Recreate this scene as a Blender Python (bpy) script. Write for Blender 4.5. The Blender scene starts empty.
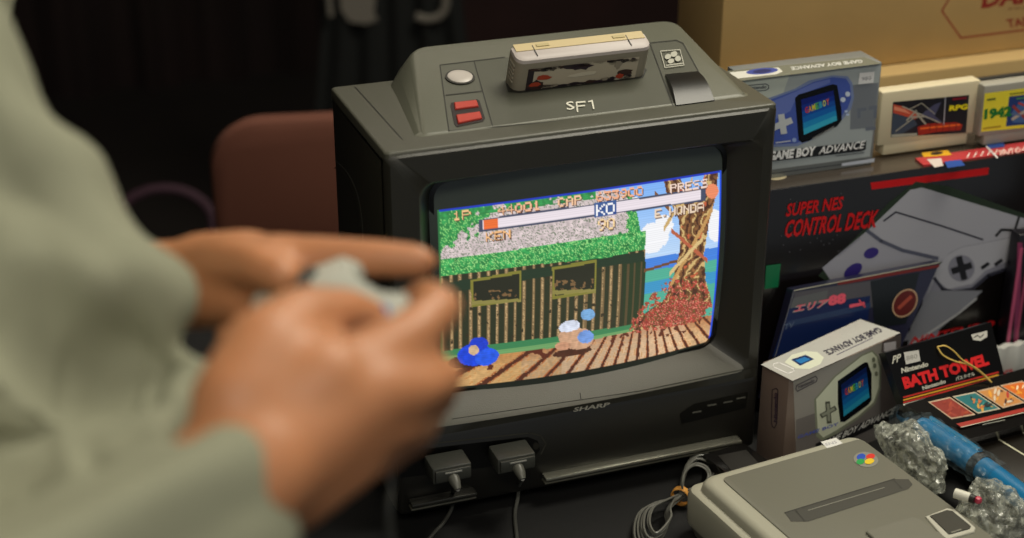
import bpy, bmesh, math, random
import numpy as np
from mathutils import Vector, Matrix, noise
random.seed(7); rng = np.random.RandomState(5)
SC = bpy.context.scene
COL = SC.collection
# ------------------------------------------------------------------ camera, world, lights, exposure
F_PX = 1650.0; PITCH = math.radians(25); AZ = math.radians(70)
FWD = Vector((math.cos(AZ)*math.cos(PITCH), math.sin(AZ)*math.cos(PITCH), -math.sin(PITCH)))
RIGHT = Vector((math.sin(AZ), -math.cos(AZ), 0)); UP = RIGHT.cross(FWD)
def ray(px, py): return FWD*F_PX + RIGHT*(px-512) + UP*(269-py)
CAM = Vector((0, 0, .225)) - ray(580, 280).normalized()*1.49
cd = bpy.data.cameras.new('camera'); co = bpy.data.objects.new('camera', cd); COL.objects.link(co)
co.location = CAM
co.rotation_euler = Matrix((RIGHT, UP, -FWD)).transposed().to_euler()
cd.sensor_width = 36; cd.lens = F_PX*36/1024; cd.clip_start = .02; cd.clip_end = 50
cd.dof.use_dof = True; cd.dof.focus_distance = 1.50; cd.dof.aperture_fstop = cd.lens/17
SC.camera = co
w = bpy.data.worlds.new('world'); SC.world = w; w.use_nodes = True
w.node_tree.nodes['Background'].inputs[0].default_value = (.85, .93, 1, 1)
w.node_tree.nodes['Background'].inputs[1].default_value = .25
def area(name, loc, target, size, power, col):
    d = bpy.data.lights.new(name, 'AREA'); d.shape = 'RECTANGLE'; d.size, d.size_y = size; d.energy = power; d.color = col
    o = bpy.data.objects.new(name, d); COL.objects.link(o); o.location = loc
    o.rotation_euler = (Vector(target)-Vector(loc)).to_track_quat('-Z', 'Y').to_euler(); return o
area('ceiling_light_main', (.75, .1, 1.9), (.1, 0, 0), (1.2, .7), 36, (1, .94, .78))
area('ceiling_light_front', (-.6, -1.7, 1.85), (-.1, 0, 0), (1.6, .5), 19, (1, .93, .78))
area('ceiling_light_rear', (.2, 2.2, 1.9), (.1, 1.6, 0), (1.2, .5), 5, (1, .88, .72))
SC.view_settings.view_transform = 'Standard'; SC.view_settings.look = 'None'
SC.view_settings.exposure = 0.0; SC.view_settings.gamma = 1; SC.view_settings.use_curve_mapping = False

# ------------------------------------------------------------------ measuring helpers
def un(px, py, n, p):
    n = Vector(n); d = ray(px, py); return CAM + d*((Vector(p)-CAM).dot(n)/d.dot(n))
def atY(px, py, y): return un(px, py, (0, 1, 0), (0, y, 0))
def atZ(px, py, z): return un(px, py, (0, 0, 1), (0, 0, z))
def atX(px, py, x): return un(px, py, (1, 0, 0), (x, 0, 0))
def PD(px, py, d): return CAM + ray(px, py)*(d/F_PX)
# ------------------------------------------------------------------ materials
def lin(h):
    h = h.lstrip('#'); c = [int(h[i:i+2], 16)/255 for i in (0, 2, 4)]
    return tuple(x/12.92 if x <= .04045 else ((x+.055)/1.055)**2.4 for x in c)
MATS = {}
def mat(hexc, rough=.5, metal=0., bump=0., bscale=200., vary=0., vscale=8., emit=0., coat=0., alpha=1., trans=0., sss=0.):
    key = (hexc, rough, metal, bump, bscale, vary, vscale, emit, coat, alpha, trans, sss)
    if key in MATS: return MATS[key]
    m = bpy.data.materials.new('mat_'+hexc.strip('#')); m.use_nodes = True; nt = m.node_tree
    b = nt.nodes['Principled BSDF']; c = lin(hexc)
    b.inputs['Base Color'].default_value = (*c, 1); b.inputs['Roughness'].default_value = rough
    b.inputs['Metallic'].default_value = metal; b.inputs['Coat Weight'].default_value = coat; b.inputs['Alpha'].default_value = alpha
    b.inputs['Coat Roughness'].default_value = .12
    b.inputs['Transmission Weight'].default_value = trans
    if sss:
        b.inputs['Subsurface Weight'].default_value = sss; b.inputs['Subsurface Radius'].default_value = (.012, .004, .002); b.inputs['Subsurface Scale'].default_value = 1
    if emit:
        b.inputs['Emission Color'].default_value = (*c, 1); b.inputs['Emission Strength'].default_value = emit
    if bump or vary:
        tc = nt.nodes.new('ShaderNodeTexCoord')
    if bump:
        n = nt.nodes.new('ShaderNodeTexNoise'); n.inputs['Scale'].default_value = bscale; n.inputs['Detail'].default_value = 3
        bp = nt.nodes.new('ShaderNodeBump'); bp.inputs['Strength'].default_value = bump; bp.inputs['Distance'].default_value = .002
        nt.links.new(tc.outputs['Object'], n.inputs['Vector']); nt.links.new(n.outputs['Fac'], bp.inputs['Height']); nt.links.new(bp.outputs['Normal'], b.inputs['Normal'])
    if vary:
        n = nt.nodes.new('ShaderNodeTexNoise'); n.inputs['Scale'].default_value = vscale; n.inputs['Detail'].default_value = 4
        r = nt.nodes.new('ShaderNodeValToRGB')
        r.color_ramp.elements[0].position = .3; r.color_ramp.elements[1].position = .7
        r.color_ramp.elements[0].color = (*[x*(1-vary) for x in c], 1); r.color_ramp.elements[1].color = (*[min(1, x*(1+vary)) for x in c], 1)
        nt.links.new(tc.outputs['Object'], n.inputs['Vector']); nt.links.new(n.outputs['Fac'], r.inputs['Fac']); nt.links.new(r.outputs['Color'], b.inputs['Base Color'])
    MATS[key] = m; return m
# ------------------------------------------------------------------ mesh helpers
def link(name, me, parent=None):
    o = bpy.data.objects.new(name, me); COL.objects.link(o)
    if parent is not None:
        o.parent = parent; o.matrix_parent_inverse = Matrix.Translation(-Vector(parent.location)) if parent.type == 'EMPTY' and parent.parent is None else Matrix()
    return o
def thing(name, label, cat, loc, group=None):
    o = bpy.data.objects.new(name, None); COL.objects.link(o); o.location = loc; o.empty_display_size = .03
    o['label'] = label; o['category'] = cat
    if group: o['group'] = group
    return o
def tag(o, label, cat, group=None, kind=None):
    o['label'] = label; o['category'] = cat
    if group: o['group'] = group
    if kind: o['kind'] = kind
    return o
def structure(o): o['kind'] = 'structure'; return o
class MB:
    """collects geometry with several materials, linked as ONE mesh object"""
    def __init__(s): s.v = []; s.f = []; s.m = []; s.mats = []; s.sm = []
    def mi(s, m):
        if m not in s.mats: s.mats.append(m)
        return s.mats.index(m)
    def add(s, vs, fs, m, smooth=False):
        o = len(s.v); s.v += [Vector(v) for v in vs]; k = s.mi(m)
        for f in fs: s.f.append([i+o for i in f]); s.m.append(k); s.sm.append(smooth)
    def bm(s, b, m, smooth=False, M=None):
        b.verts.index_update()
        s.add([(M @ v.co if M else v.co.copy()) for v in b.verts], [[v.index for v in f.verts] for f in b.faces], m, smooth); b.free()
    def box(s, c, d, m, bev=0., M=None, seg=2, smooth=None):
        b = bmesh.new(); bmesh.ops.create_cube(b, size=1)
        for v in b.verts: v.co = Vector((v.co.x*d[0]+c[0], v.co.y*d[1]+c[1], v.co.z*d[2]+c[2]))
        if bev: bmesh.ops.bevel(b, geom=b.edges[:], offset=bev, segments=seg, profile=.5, affect='EDGES')
        s.bm(b, m, bool(bev) if smooth is None else smooth, M)
    def loft(s, loops, m, cap0=True, cap1=True, smooth=False, closed=True):
        n = len(loops[0]); vs = [p for l in loops for p in l]; fs = []
        for k in range(len(loops)-1):
            for i in range(n if closed else n-1):
                j = (i+1) % n; fs.append([k*n+i, k*n+j, (k+1)*n+j, (k+1)*n+i])
        if cap0: fs.append(list(range(n))[::-1])
        if cap1: fs.append([(len(loops)-1)*n+i for i in range(n)])
        s.add(vs, fs, m, smooth)
    def tube(s, pts, r, m, n=10, caps=True, rs=None):
        pts = [Vector(p) for p in pts]; loops = []; prev = None
        for i, p in enumerate(pts):
            t = (pts[min(i+1, len(pts)-1)]-pts[max(i-1, 0)]).normalized()
            if prev is None: a = t.orthogonal().normalized()
            else: a = (prev - t*prev.dot(t)).normalized()
            prev = a; b = t.cross(a); rr = rs[i] if rs else r
            loops.append([p+(a*math.cos(2*math.pi*k/n)+b*math.sin(2*math.pi*k/n))*rr for k in range(n)])
        s.loft(loops, m, caps, caps, True)
    def cyl(s, p0, p1, r, m, n=24, r1=None):
        s.tube([p0, p1], r, m, n, True, [r, r1 if r1 is not None else r])
    def build(s, name, parent=None):
        me = bpy.data.meshes.new(name); me.from_pydata([tuple(v) for v in s.v], [], s.f)
        for m in s.mats: me.materials.append(m)
        me.polygons.foreach_set('material_index', s.m); me.polygons.foreach_set('use_smooth', s.sm); me.update()
        b = bmesh.new(); b.from_mesh(me); bmesh.ops.recalc_face_normals(b, faces=b.faces[:]); b.to_mesh(me); b.free()
        if any(s.sm): me.set_sharp_from_angle(angle=math.radians(40))
        return link(name, me, parent)
def catmull(pts, n=8):
    pts = [Vector(p) for p in pts]; P = [pts[0]*2-pts[1]]+pts+[pts[-1]*2-pts[-2]]; out = []
    for i in range(1, len(P)-2):
        for k in range(n):
            t = k/n; a, b, c, d = P[i-1], P[i], P[i+1], P[i+2]
            out.append(.5*((2*b)+(c-a)*t+(2*a-5*b+4*c-d)*t*t+(3*b-a-3*c+d)*t**3))
    out.append(pts[-1]); return out
def rrect(x0, x1, z0, z1, r, n=5):
    out = []
    rs = r if isinstance(r, (list, tuple)) else [r]*4      # corners: (x1,z1) (x0,z1) (x0,z0) (x1,z0)
    for (cx, cz, a0, sx, sz, rr) in ((x1, z1, 0, -1, -1, rs[0]), (x0, z1, 90, 1, -1, rs[1]), (x0, z0, 180, 1, 1, rs[2]), (x1, z0, 270, -1, 1, rs[3])):
        for k in range(n+1):
            a = math.radians(a0+90*k/n); out.append((cx+sx*rr+math.cos(a)*rr, cz+sz*rr+math.sin(a)*rr))
    return out
# ---- lettering
_TX = {}
def text_mesh(s, bold=0.):
    key = (s, bold)
    if key in _TX: return _TX[key]
    cu = bpy.data.curves.new('lettering', 'FONT'); cu.body = s; cu.offset = bold; cu.resolution_u = 2
    o = bpy.data.objects.new('lettering', cu); COL.objects.link(o)
    dg = bpy.context.evaluated_depsgraph_get(); dg.update(); me = bpy.data.meshes.new_from_object(o.evaluated_get(dg))
    vs = [tuple(v.co) for v in me.vertices]; fs = [list(p.vertices) for p in me.polygons]
    bpy.data.objects.remove(o); bpy.data.curves.remove(cu); bpy.data.meshes.remove(me)
    if vs:
        xs = [v[0] for v in vs]; ys = [v[1] for v in vs]; x0, x1, y0, y1 = min(xs), max(xs), min(ys), max(ys)
        vs = [((v[0]-x0)/max(1e-6, x1-x0), (v[1]-y0)/max(1e-6, y1-y0)) for v in vs]
    _TX[key] = (vs, fs); return _TX[key]
class Art(MB):
    """flat print on a plane; photo pixels (or crop pixels through fr) are carried onto the real surface"""
    def __init__(s, n, p, toward=None, step=.00012):
        super().__init__(); s.n = Vector(n).normalized(); s.p = Vector(p)
        if (CAM-s.p).dot(s.n) < 0: s.n = -s.n
        s.k = 1; s.step = step; s.fr = (0, 0, 1)
    def P(s, x, y, up=0):
        a, b, sc = s.fr
        return un(a+x/sc, b+y/sc, s.n, s.p+s.n*(.00012+s.k*s.step*.28))
    def poly(s, pts, m):
        s.add([s.P(*q) for q in pts], [list(range(len(pts)))], m); s.k += 1
    def ell(s, c, rx, ry, m, ang=0, n=20):
        a = math.radians(ang); s.poly([(c[0]+rx*math.cos(t)*math.cos(a)-ry*math.sin(t)*math.sin(a), c[1]+rx*math.cos(t)*math.sin(a)+ry*math.sin(t)*math.cos(a)) for t in [2*math.pi*i/n for i in range(n)]], m)
    def line(s, pts, wd, m, closed=False):
        pts = list(pts)+([pts[0]] if closed else [])
        for a, b in zip(pts, pts[1:]):
            dx, dy = b[0]-a[0], b[1]-a[1]; L = math.hypot(dx, dy) or 1; nx, ny = -dy/L*wd/2, dx/L*wd/2; ex, ey = dx/L*wd*.3, dy/L*wd*.3
            s.add([s.P(a[0]+nx-ex, a[1]+ny-ey), s.P(b[0]+nx+ex, b[1]+ny+ey), s.P(b[0]-nx+ex, b[1]-ny+ey), s.P(a[0]-nx-ex, a[1]-ny-ey)], [[0, 1, 2, 3]], m)
        s.k += 1
    def text(s, t, p0, p1, p2, m, bold=.02):
        """p0 baseline left, p1 baseline right, p2 top left"""
        vs, fs = text_mesh(t, bold)
        s.add([s.P(p0[0]+(p1[0]-p0[0])*u+(p2[0]-p0[0])*v, p0[1]+(p1[1]-p0[1])*u+(p2[1]-p0[1])*v) for u, v in vs], fs, m); s.k += 1
    def noise_blobs(s, quad, cols, n, r, seed=1, el=1.6):
        R = random.Random(seed)
        for i in range(n):
            u, v = R.random(), R.random(); a, b, c, d = quad
            x = (a[0]*(1-u)+b[0]*u)*(1-v)+(d[0]*(1-u)+c[0]*u)*v; y = (a[1]*(1-u)+b[1]*u)*(1-v)+(d[1]*(1-u)+c[1]*u)*v
            rr = r*(.5+R.random()); aa = R.random()*180
            s.ell((x, y), rr*el, rr/el, R.choice(cols), aa, 7)

# ================================================================== THE ROOM
FLOOR = -.75
def setting():
    m = MB(); m.box((.5, .4, FLOOR-.02), (7, 8, .04), mat('#191412', .7, vary=.2)); structure(m.build('floor'))
    m = MB(); m.box((.5, .4, 2.17), (7, 8, .04), mat('#5a544c', .9)); structure(m.build('ceiling'))
    # rear wall: dark maroon pleats
    wm = mat('#170605', .9, vary=.35, vscale=3)
    m = MB(); a = []; b = []; n = 260
    for i in range(n+1):
        x = -3+7*i/n; y = 3.6+.03*math.sin(i*.75)+.015*math.sin(i*1.9+1)
        a.append((x, y, FLOOR)); b.append((x, y, 2.15))
    a += [(4, 3.75, FLOOR), (-3, 3.75, FLOOR)]; b += [(4, 3.75, 2.15), (-3, 3.75, 2.15)]
    m.loft([a, b], wm, smooth=True); structure(m.build('wall_back'))
    m = MB(); m.box((-3.02, .4, .7), (.04, 8, 2.9), mat('#2a1c18', .9)); structure(m.build('wall_left'))
    m = MB(); m.box((4.02, .4, .7), (.04, 8, 2.9), mat('#2a1c18', .9)); structure(m.build('wall_right'))
    # lighter maroon wall pier behind the television
    q0 = PD(455, 10, 3.9); q1 = PD(680, 10, 3.9)
    m = MB(); m.box(((q0.x+1.9)/2+.0, 3.25, .7), (1.9-q0.x+.0, .18, 2.9), mat('#2e1715', .8, vary=.15)); structure(m.build('wall_pier'))
setting()

# ================================================================== TABLE
def table():
    T = thing('table', 'black cloth covered table under the television and the boxes', 'table', (.3, .05, FLOOR))
    clothm = mat('#0a0a0b', .75, bump=.25, bscale=60)
    x0, x1, y0, y1 = -.30, 1.1, -.50, .52
    m = MB(); m.box(((x0+x1)/2, (y0+y1)/2, -.015), (x1-x0-.02, y1-y0-.02, .026), mat('#3b2d20', .6), .002); m.build('tabletop', T)
    # cloth: flat top with rounded edge and pleated skirt
    m = MB(); loops = []
    base = rrect(x0, x1, y0, y1, .02, 4)
    dense = []
    for i, p in enumerate(base):
        q = base[(i+1) % len(base)]; L = math.dist(p, q); k = max(1, int(L/.03))
        for j in range(k): dense.append((p[0]+(q[0]-p[0])*j/k, p[1]+(q[1]-p[1])*j/k))
    cx, cy = (x0+x1)/2, (y0+y1)/2
    def ring(out, z, wv):
        r = []
        for i, p in enumerate(dense):
            d = Vector((p[0]-cx, p[1]-cy)); ax = 1 if abs(d.x)/(x1-x0) > abs(d.y)/(y1-y0) else 0
            o = out+wv*math.sin(i*.9)
            nx = math.copysign(1, d.x) if ax else 0; ny = 0 if ax else math.copysign(1, d.y)
            r.append((p[0]+nx*o, p[1]+ny*o, z))
        return r
    loops = [ring(-.004, -.0004, 0), ring(.0, -.002, 0), ring(.003, -.02, .001), ring(.008, -.2, .008), ring(.015, -.45, .014), ring(.02, FLOOR+.02, .02)]
    m.loft(loops, clothm, True, False, True); m.build('tablecloth', T)
    for sx in (x0+.06, x1-.06):
        for sy in (y0+.06, y1-.06):
            m = MB(); m.cyl((sx, sy, FLOOR), (sx, sy, -.03), .016, mat('#44423e', .4, metal=.8)); m.build('leg', T)
table()

# ================================================================== TELEVISION
TVL, TVR, TVT = -.178, .190, .369
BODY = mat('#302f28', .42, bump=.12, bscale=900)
BODY_LIT = mat('#5c5d51', .4, bump=.1, bscale=900)  # BODY plastic again, lighter: light from above put into the colour
DARK = mat('#121110', .38)
BLACK = mat('#050505', .35)
HPY0, HPZ0, HPY1, HPZ1 = .034, .371, .17, .3985
HN = Vector((0, -(HPZ1-HPZ0), (HPY1-HPY0))).normalized(); HP = Vector((0, HPY0, HPZ0))
def hz(y): return HPZ0+(y-HPY0)*(HPZ1-HPZ0)/(HPY1-HPY0)

# ---- the picture on the tube, as a colour per mesh vertex
FONT57 = {'0': '0111010001100011000110001100010111 0', '1': '00100011000010000100001000010001110', '3': '11111000100010000010000011000101110',
 '4': '00010001100101010010111110001000010', '6': '00110010001000011110100011000101110', '9': '01110100011000101111000010001001100',
 'A': '01110100011000111111100011000110001', 'C': '01110100011000010000100001000101110', 'D': '11110100011000110001100011000111110',
 'E': '11111100001000011110100001000011111', 'H': '10001100011000111111100011000110001', 'K': '10001100101010011000101001001010001',
 'N': '10001110011010110011100011000110001', 'O': '01110100011000110001100011000101110', 'P': '11110100011000111110100001000010000',
 'R': '11110100011000111110101001001010001', 'S': '01111100001000001110000010000111110', 'T': '11111001000010000100001000010000100', '.': '00000000000000000000000000110001100'}
FONT57['0'] = '01110100011000110001100011000101110'
def screen_raster(W=310, H=200):
    X0, X1 = 441., 721.
    def topy(x): return 208-(x-441)*.1147
    def boty(x): t = (x-441)/280.; return 391-(45*t)+9*(1-(2*t-1)**2)
    ss, tt = np.meshgrid((np.arange(W)+.5)/W, (np.arange(H)+.5)/H)
    PX = X0+ss*(X1-X0); PY = topy(PX)+tt*(boty(PX)-topy(PX))       # photo-like coordinates of every cell
    im = np.zeros((H, W, 3)); N1 = rng.rand(H, W); N2 = rng.rand(H, W)
    def blur(a, k):
        for _ in range(k):
            a = (a+np.roll(a, 1, 0)+np.roll(a, -1, 0)+np.roll(a, 1, 1)+np.roll(a, -1, 1))/5
        return a
    Nb = blur(rng.rand(H, W), 3); Nb = (Nb-Nb.min())/(Nb.max()-Nb.min()); Nv = blur(rng.rand(H, W), 10); Nv = (Nv-Nv.min())/(Nv.max()-Nv.min())
    def inside(pts):
        c = np.zeros((H, W), bool); n = len(pts)
        for i in range(n):
            (xa, ya), (xb, yb) = pts[i], pts[(i+1) % n]
            if ya == yb: continue
            cond = ((ya > PY) != (yb > PY)) & (PX < (xb-xa)*(PY-ya)/(yb-ya)+xa); c ^= cond
        return c
    def rgb(*c): return np.array(c)/255.
    def fill(mask, c): im[mask] = c
    # sky with clouds, sea
    sk = np.clip((PY-180)/90, 0, 1)[..., None]; im[:] = rgb(120, 175, 250)*(1-sk)+rgb(205, 228, 252)*sk
    for (cx, cy, rx, ry) in ((650, 237, 16, 13), (660, 226, 10, 9), (645, 247, 14, 7), (712, 222, 12, 10), (716, 235, 8, 8), (630, 205, 14, 6)):
        fill(((PX-cx)/rx)**2+((PY-cy)/ry)**2 < 1+.6*(Nb-.5), rgb(248, 248, 252))
    fill(inside([(630, 262), (722, 248), (722, 262), (630, 276)]), rgb(70, 130, 225))
    fill(inside([(630, 275), (722, 260), (722, 320), (630, 335)]), rgb(80, 175, 150))
    fill(inside([(636, 285), (722, 272), (722, 284), (636, 297)]), rgb(60, 150, 200))
    # floor boards radiating from behind the hut
    fl = inside([(440, 358), (560, 345), (640, 331), (722, 318), (722, 420), (440, 420)])
    vx, vy = 640., 268.; ang = np.degrees(np.arctan2(PX-vx, PY-vy)); b = np.abs(((ang/6.6)) % 1-.5)
    bi = np.floor(ang/6.6); tone = (np.sin(bi*12.9)*.5+.5)
    light = rgb(236, 190, 140)*(.8+.2*tone[..., None]); mid = rgb(170, 95, 55)
    k = np.clip((PY-(352-(PX-455)*.16))/26, 0, 1)[..., None]; wood = mid*(1-k)+light*k
    wood = wood*(.78+.35*Nb[..., None]); wood = np.where(((PX > 560) & (PX < 690))[..., None], wood*.7+rgb(245, 215, 190)*.3, wood)
    wood = np.where(((PX < 520))[..., None], wood*.75+rgb(225, 165, 70)*.25, wood)
    im[fl] = wood[fl]; fill(fl & (b > .39+.08*(Nb-.5)), rgb(84, 38, 26)); fill(fl & (b > .32) & (b <= .39) & (Nb > .4), rgb(176, 100, 56)); fill(fl & (np.abs(b-.15) < .03) & (Nb > .55), rgb(200, 140, 80))
    fill(fl & (Nv > .68) & (PY < 378-(PX-455)*.16), rgb(95, 40, 26))
    # hut wall
    hw = inside([(440, 262), (640, 235), (641, 330), (560, 342), (440, 356)]); fill(hw, rgb(44, 46, 30))
    pl = (PX % 8.6)/8.6; fill(hw & (pl > .32) & (pl < .72), rgb(122, 98, 66)); m_ = hw & (pl > .42) & (pl < .6); im[m_] = (rgb(176, 146, 104)*(.7+.5*N1[..., None]))[m_]
    fill(hw & (Nb > .72), rgb(52, 40, 26)); fill(inside([(618, 262), (641, 258), (642, 328), (622, 332)]), rgb(38, 52, 30)); 
    fill(inside([(618, 262), (641, 258), (642, 328), (622, 332)]) & ((PX % 7) < 2), rgb(86, 70, 46))
    for q in ([(440, 279), (640, 252), (640, 262), (440, 290)],): fill(inside(q), rgb(34, 50, 36))
    for q in ([(469, 276), (518, 268), (518, 300), (470, 305)], [(547, 266), (591, 259), (591, 294), (548, 299)]):
        fill(inside(q), rgb(128, 122, 50)); c = (sum(p[0] for p in q)/4, sum(p[1] for p in q)/4)
        q2 = [(c[0]+(p[0]-c[0])*.90, c[1]+(p[1]-c[1])*.82) for p in q]; i2 = inside(q2); fill(i2, rgb(36, 32, 24))
        fill(i2 & (Nb > .6) & (PY > c[1]), rgb(122, 92, 60)); fill(inside([(p[0], c[1]+12+(p[1]-c[1])*.12) for p in q]), rgb(140, 130, 70))
    fill(inside([(440, 350), (560, 338), (636, 327), (636, 333), (560, 349), (440, 362)]), rgb(60, 128, 82))
    fill(inside([(440, 356), (560, 344), (636, 331), (636, 334), (560, 350), (440, 362)]), rgb(110, 160, 100))
    # roof: pale thatch between green leaves
    rf = inside([(440, 205), (520, 200), (600, 192), (626, 196), (632, 214), (640, 250), (600, 258), (520, 264), (440, 272)])
    im[rf] = (rgb(226, 208, 208)*(.76+.38*Nb[..., None]))[rf]; fill(rf & (N1 > .8), rgb(130, 135, 118))
    gr = rgb(52, 150, 78)*(.6+.7*Nb[..., None])
    lo = 260-(PX-440)*.135; e = rf & ((PY > lo-1+12*(Nb-.5)) | (PX < 462+40*(Nv-.5)+(236-PY)*1.0) | (PX > 622+8*(Nb-.5)))
    im[e] = gr[e]; fill(e & (N2 > .78), rgb(140, 215, 120))
    jag = 262-(PX-440)*.125+5*np.abs(np.sin(PX*.42))+3*np.sin(PX*.19)
    e = (PY > 256-(PX-440)*.125) & (PY < jag+3) & (PX < 641); im[e] = (gr*1.05)[e]; fill(e & (N1 > .75), rgb(150, 220, 130))
    e = (PY < 217-(PX-441)*.1147) & (PY > 209-(PX-441)*.1147) & (PX < 590) & (Nv > .35); im[e] = gr[e]
    # tree
    tr = inside([(656, 168), (662, 196), (676, 222), (678, 250), (672, 280), (664, 302), (640, 318), (632, 334), (700, 322), (718, 306), (708, 282), (704, 255), (708, 225), (716, 196), (718, 170), (704, 168), (700, 190), (692, 200), (680, 190), (672, 168)])
    tb = rgb(128, 84, 50)*(.6+.75*Nb[..., None]); im[tr] = tb[tr]
    st = np.sin((PX-690)*.6+np.sin(PY*.12)*3+PY*.16+7*(Nv-.5))+.9*(Nb-.5)
    fill(tr & (st > .75), rgb(212, 178, 116)); fill(tr & (st < -.72), rgb(74, 36, 26)); fill(tr & (Nv > .72), rgb(196, 92, 60))
    for (a, bb, c) in (((690, 184), (660, 230), (205, 170, 110)), ((712, 210), (668, 290), (198, 150, 90)), ((668, 232), (708, 262), (186, 96, 66)), ((702, 240), (668, 275), (222, 190, 130)), ((676, 262), (640, 272), (110, 70, 44)), ((668, 214), (650, 196), (130, 84, 50))):
        d = np.abs((bb[0]-a[0])*(a[1]-PY)-(a[0]-PX)*(bb[1]-a[1]))/math.dist(a, bb); fill((d < 1.7) & (PX > min(a[0], bb[0])) & (PX < max(a[0], bb[0])), rgb(*c))
    fo = inside([(628, 338), (632, 318), (650, 296), (668, 280), (705, 282), (717, 300), (719, 316), (700, 326), (660, 334)]) & ((Nb > .47) | inside([(638, 330), (650, 312), (680, 302), (710, 304), (712, 318), (690, 326)]))
    im[fo] = (rgb(165, 62, 52)*(.55+.8*Nb[..., None]))[fo]; fill(fo & (N1 > .8), rgb(225, 130, 110)); fill(fo & (N2 > .85), rgb(90, 90, 40))
    # plain stand-ins: cloth bundles on the boards
    def ell(cx, cy, rx, ry, c, a=0):
        a = math.radians(a); dx, dy = PX-cx, PY-cy; u = (dx*math.cos(a)+dy*math.sin(a))/rx; v = (-dx*math.sin(a)+dy*math.cos(a))/ry
        mm = u*u+v*v < 1; im[mm] = (rgb(*c)*(.82+.3*Nb[..., None]))[mm]
    ell(470, 361, 22, 8, (60, 30, 24), -8); ell(473, 355, 16, 12, (28, 70, 225), -10); ell(485, 358, 12, 9, (40, 92, 240), -20); ell(477, 343, 9, 7, (30, 60, 205)); ell(472, 350, 5, 5, (214, 180, 140))
    ell(570, 356, 20, 5, (80, 40, 28), -8); ell(573, 341, 18, 12, (214, 166, 132), 10); ell(566, 328, 11, 6, (226, 232, 250), -12); ell(583, 340, 8, 7, (120, 160, 232)); ell(584, 316, 7, 6, (120, 170, 220)); ell(560, 349, 8, 5, (206, 150, 118))
    # head-up display
    bar = lambda xa, xb, o, h: inside([(xa, topy(xa)+o), (xb, topy(xb)+o), (xb, topy(xb)+o+h), (xa, topy(xa)+o+h)])
    fill(bar(441, 722, 0, 2), rgb(20, 50, 190)); fill(bar(478, 704, 13.5, 12.5), rgb(70, 74, 100)); fill(bar(482, 698, 15, 9.5), rgb(238, 226, 234)); fill(bar(483, 496, 15, 9.5), rgb(240, 110, 50))
    fill(bar(588, 611, 13, 14), rgb(60, 90, 150))
    def txt(s, x, o, c, w=8.2, h=8.6, sh=(90, 50, 40)):
        for pas in (1, 0):
            xx = x+(1 if pas else 0); oo = o+(1.2 if pas else 0)
            for ch in s:
                if ch in FONT57:
                    g = FONT57[ch]
                    for r in range(7):
                        for q in range(5):
                            if g[r*5+q] == '1':
                                xa = xx+q*w*.86/5; ya = topy(xa)+oo+r*h/7
                                fill((PX >= xa) & (PX < xa+w*.86/5*1.1) & (PY >= ya) & (PY < ya+h/7*1.1), rgb(*(sh if pas else c)))
                xx += w
    txt('1P', 455, 3, (250, 200, 140)); txt('44001', 496, 3, (250, 190, 150)); txt('CAP', 553, 3, (250, 200, 160)); txt('633900', 590, 3, (250, 180, 140)); txt('PRESS', 666, 5, (250, 220, 205))
    txt('KO', 590, 14.5, (255, 255, 255), 10, 11, (40, 60, 140)); txt('90', 592, 29, (250, 215, 160), 9, 11); txt('KEN', 484, 27, (250, 190, 130)); txt('E.HONDA', 650, 27, (240, 215, 190), 7.6)
    fill(((PX-711)/7)**2+((PY-195)/7)**2 < 1, rgb(240, 140, 100))
    fill(PX > 719.3, rgb(30, 80, 230)); fill(PX < 442.6, rgb(40, 110, 60))
    im = im*(1-.06*((np.arange(H) % 2)[:, None, None])); return np.clip(im, 0, 1)**2.2

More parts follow.
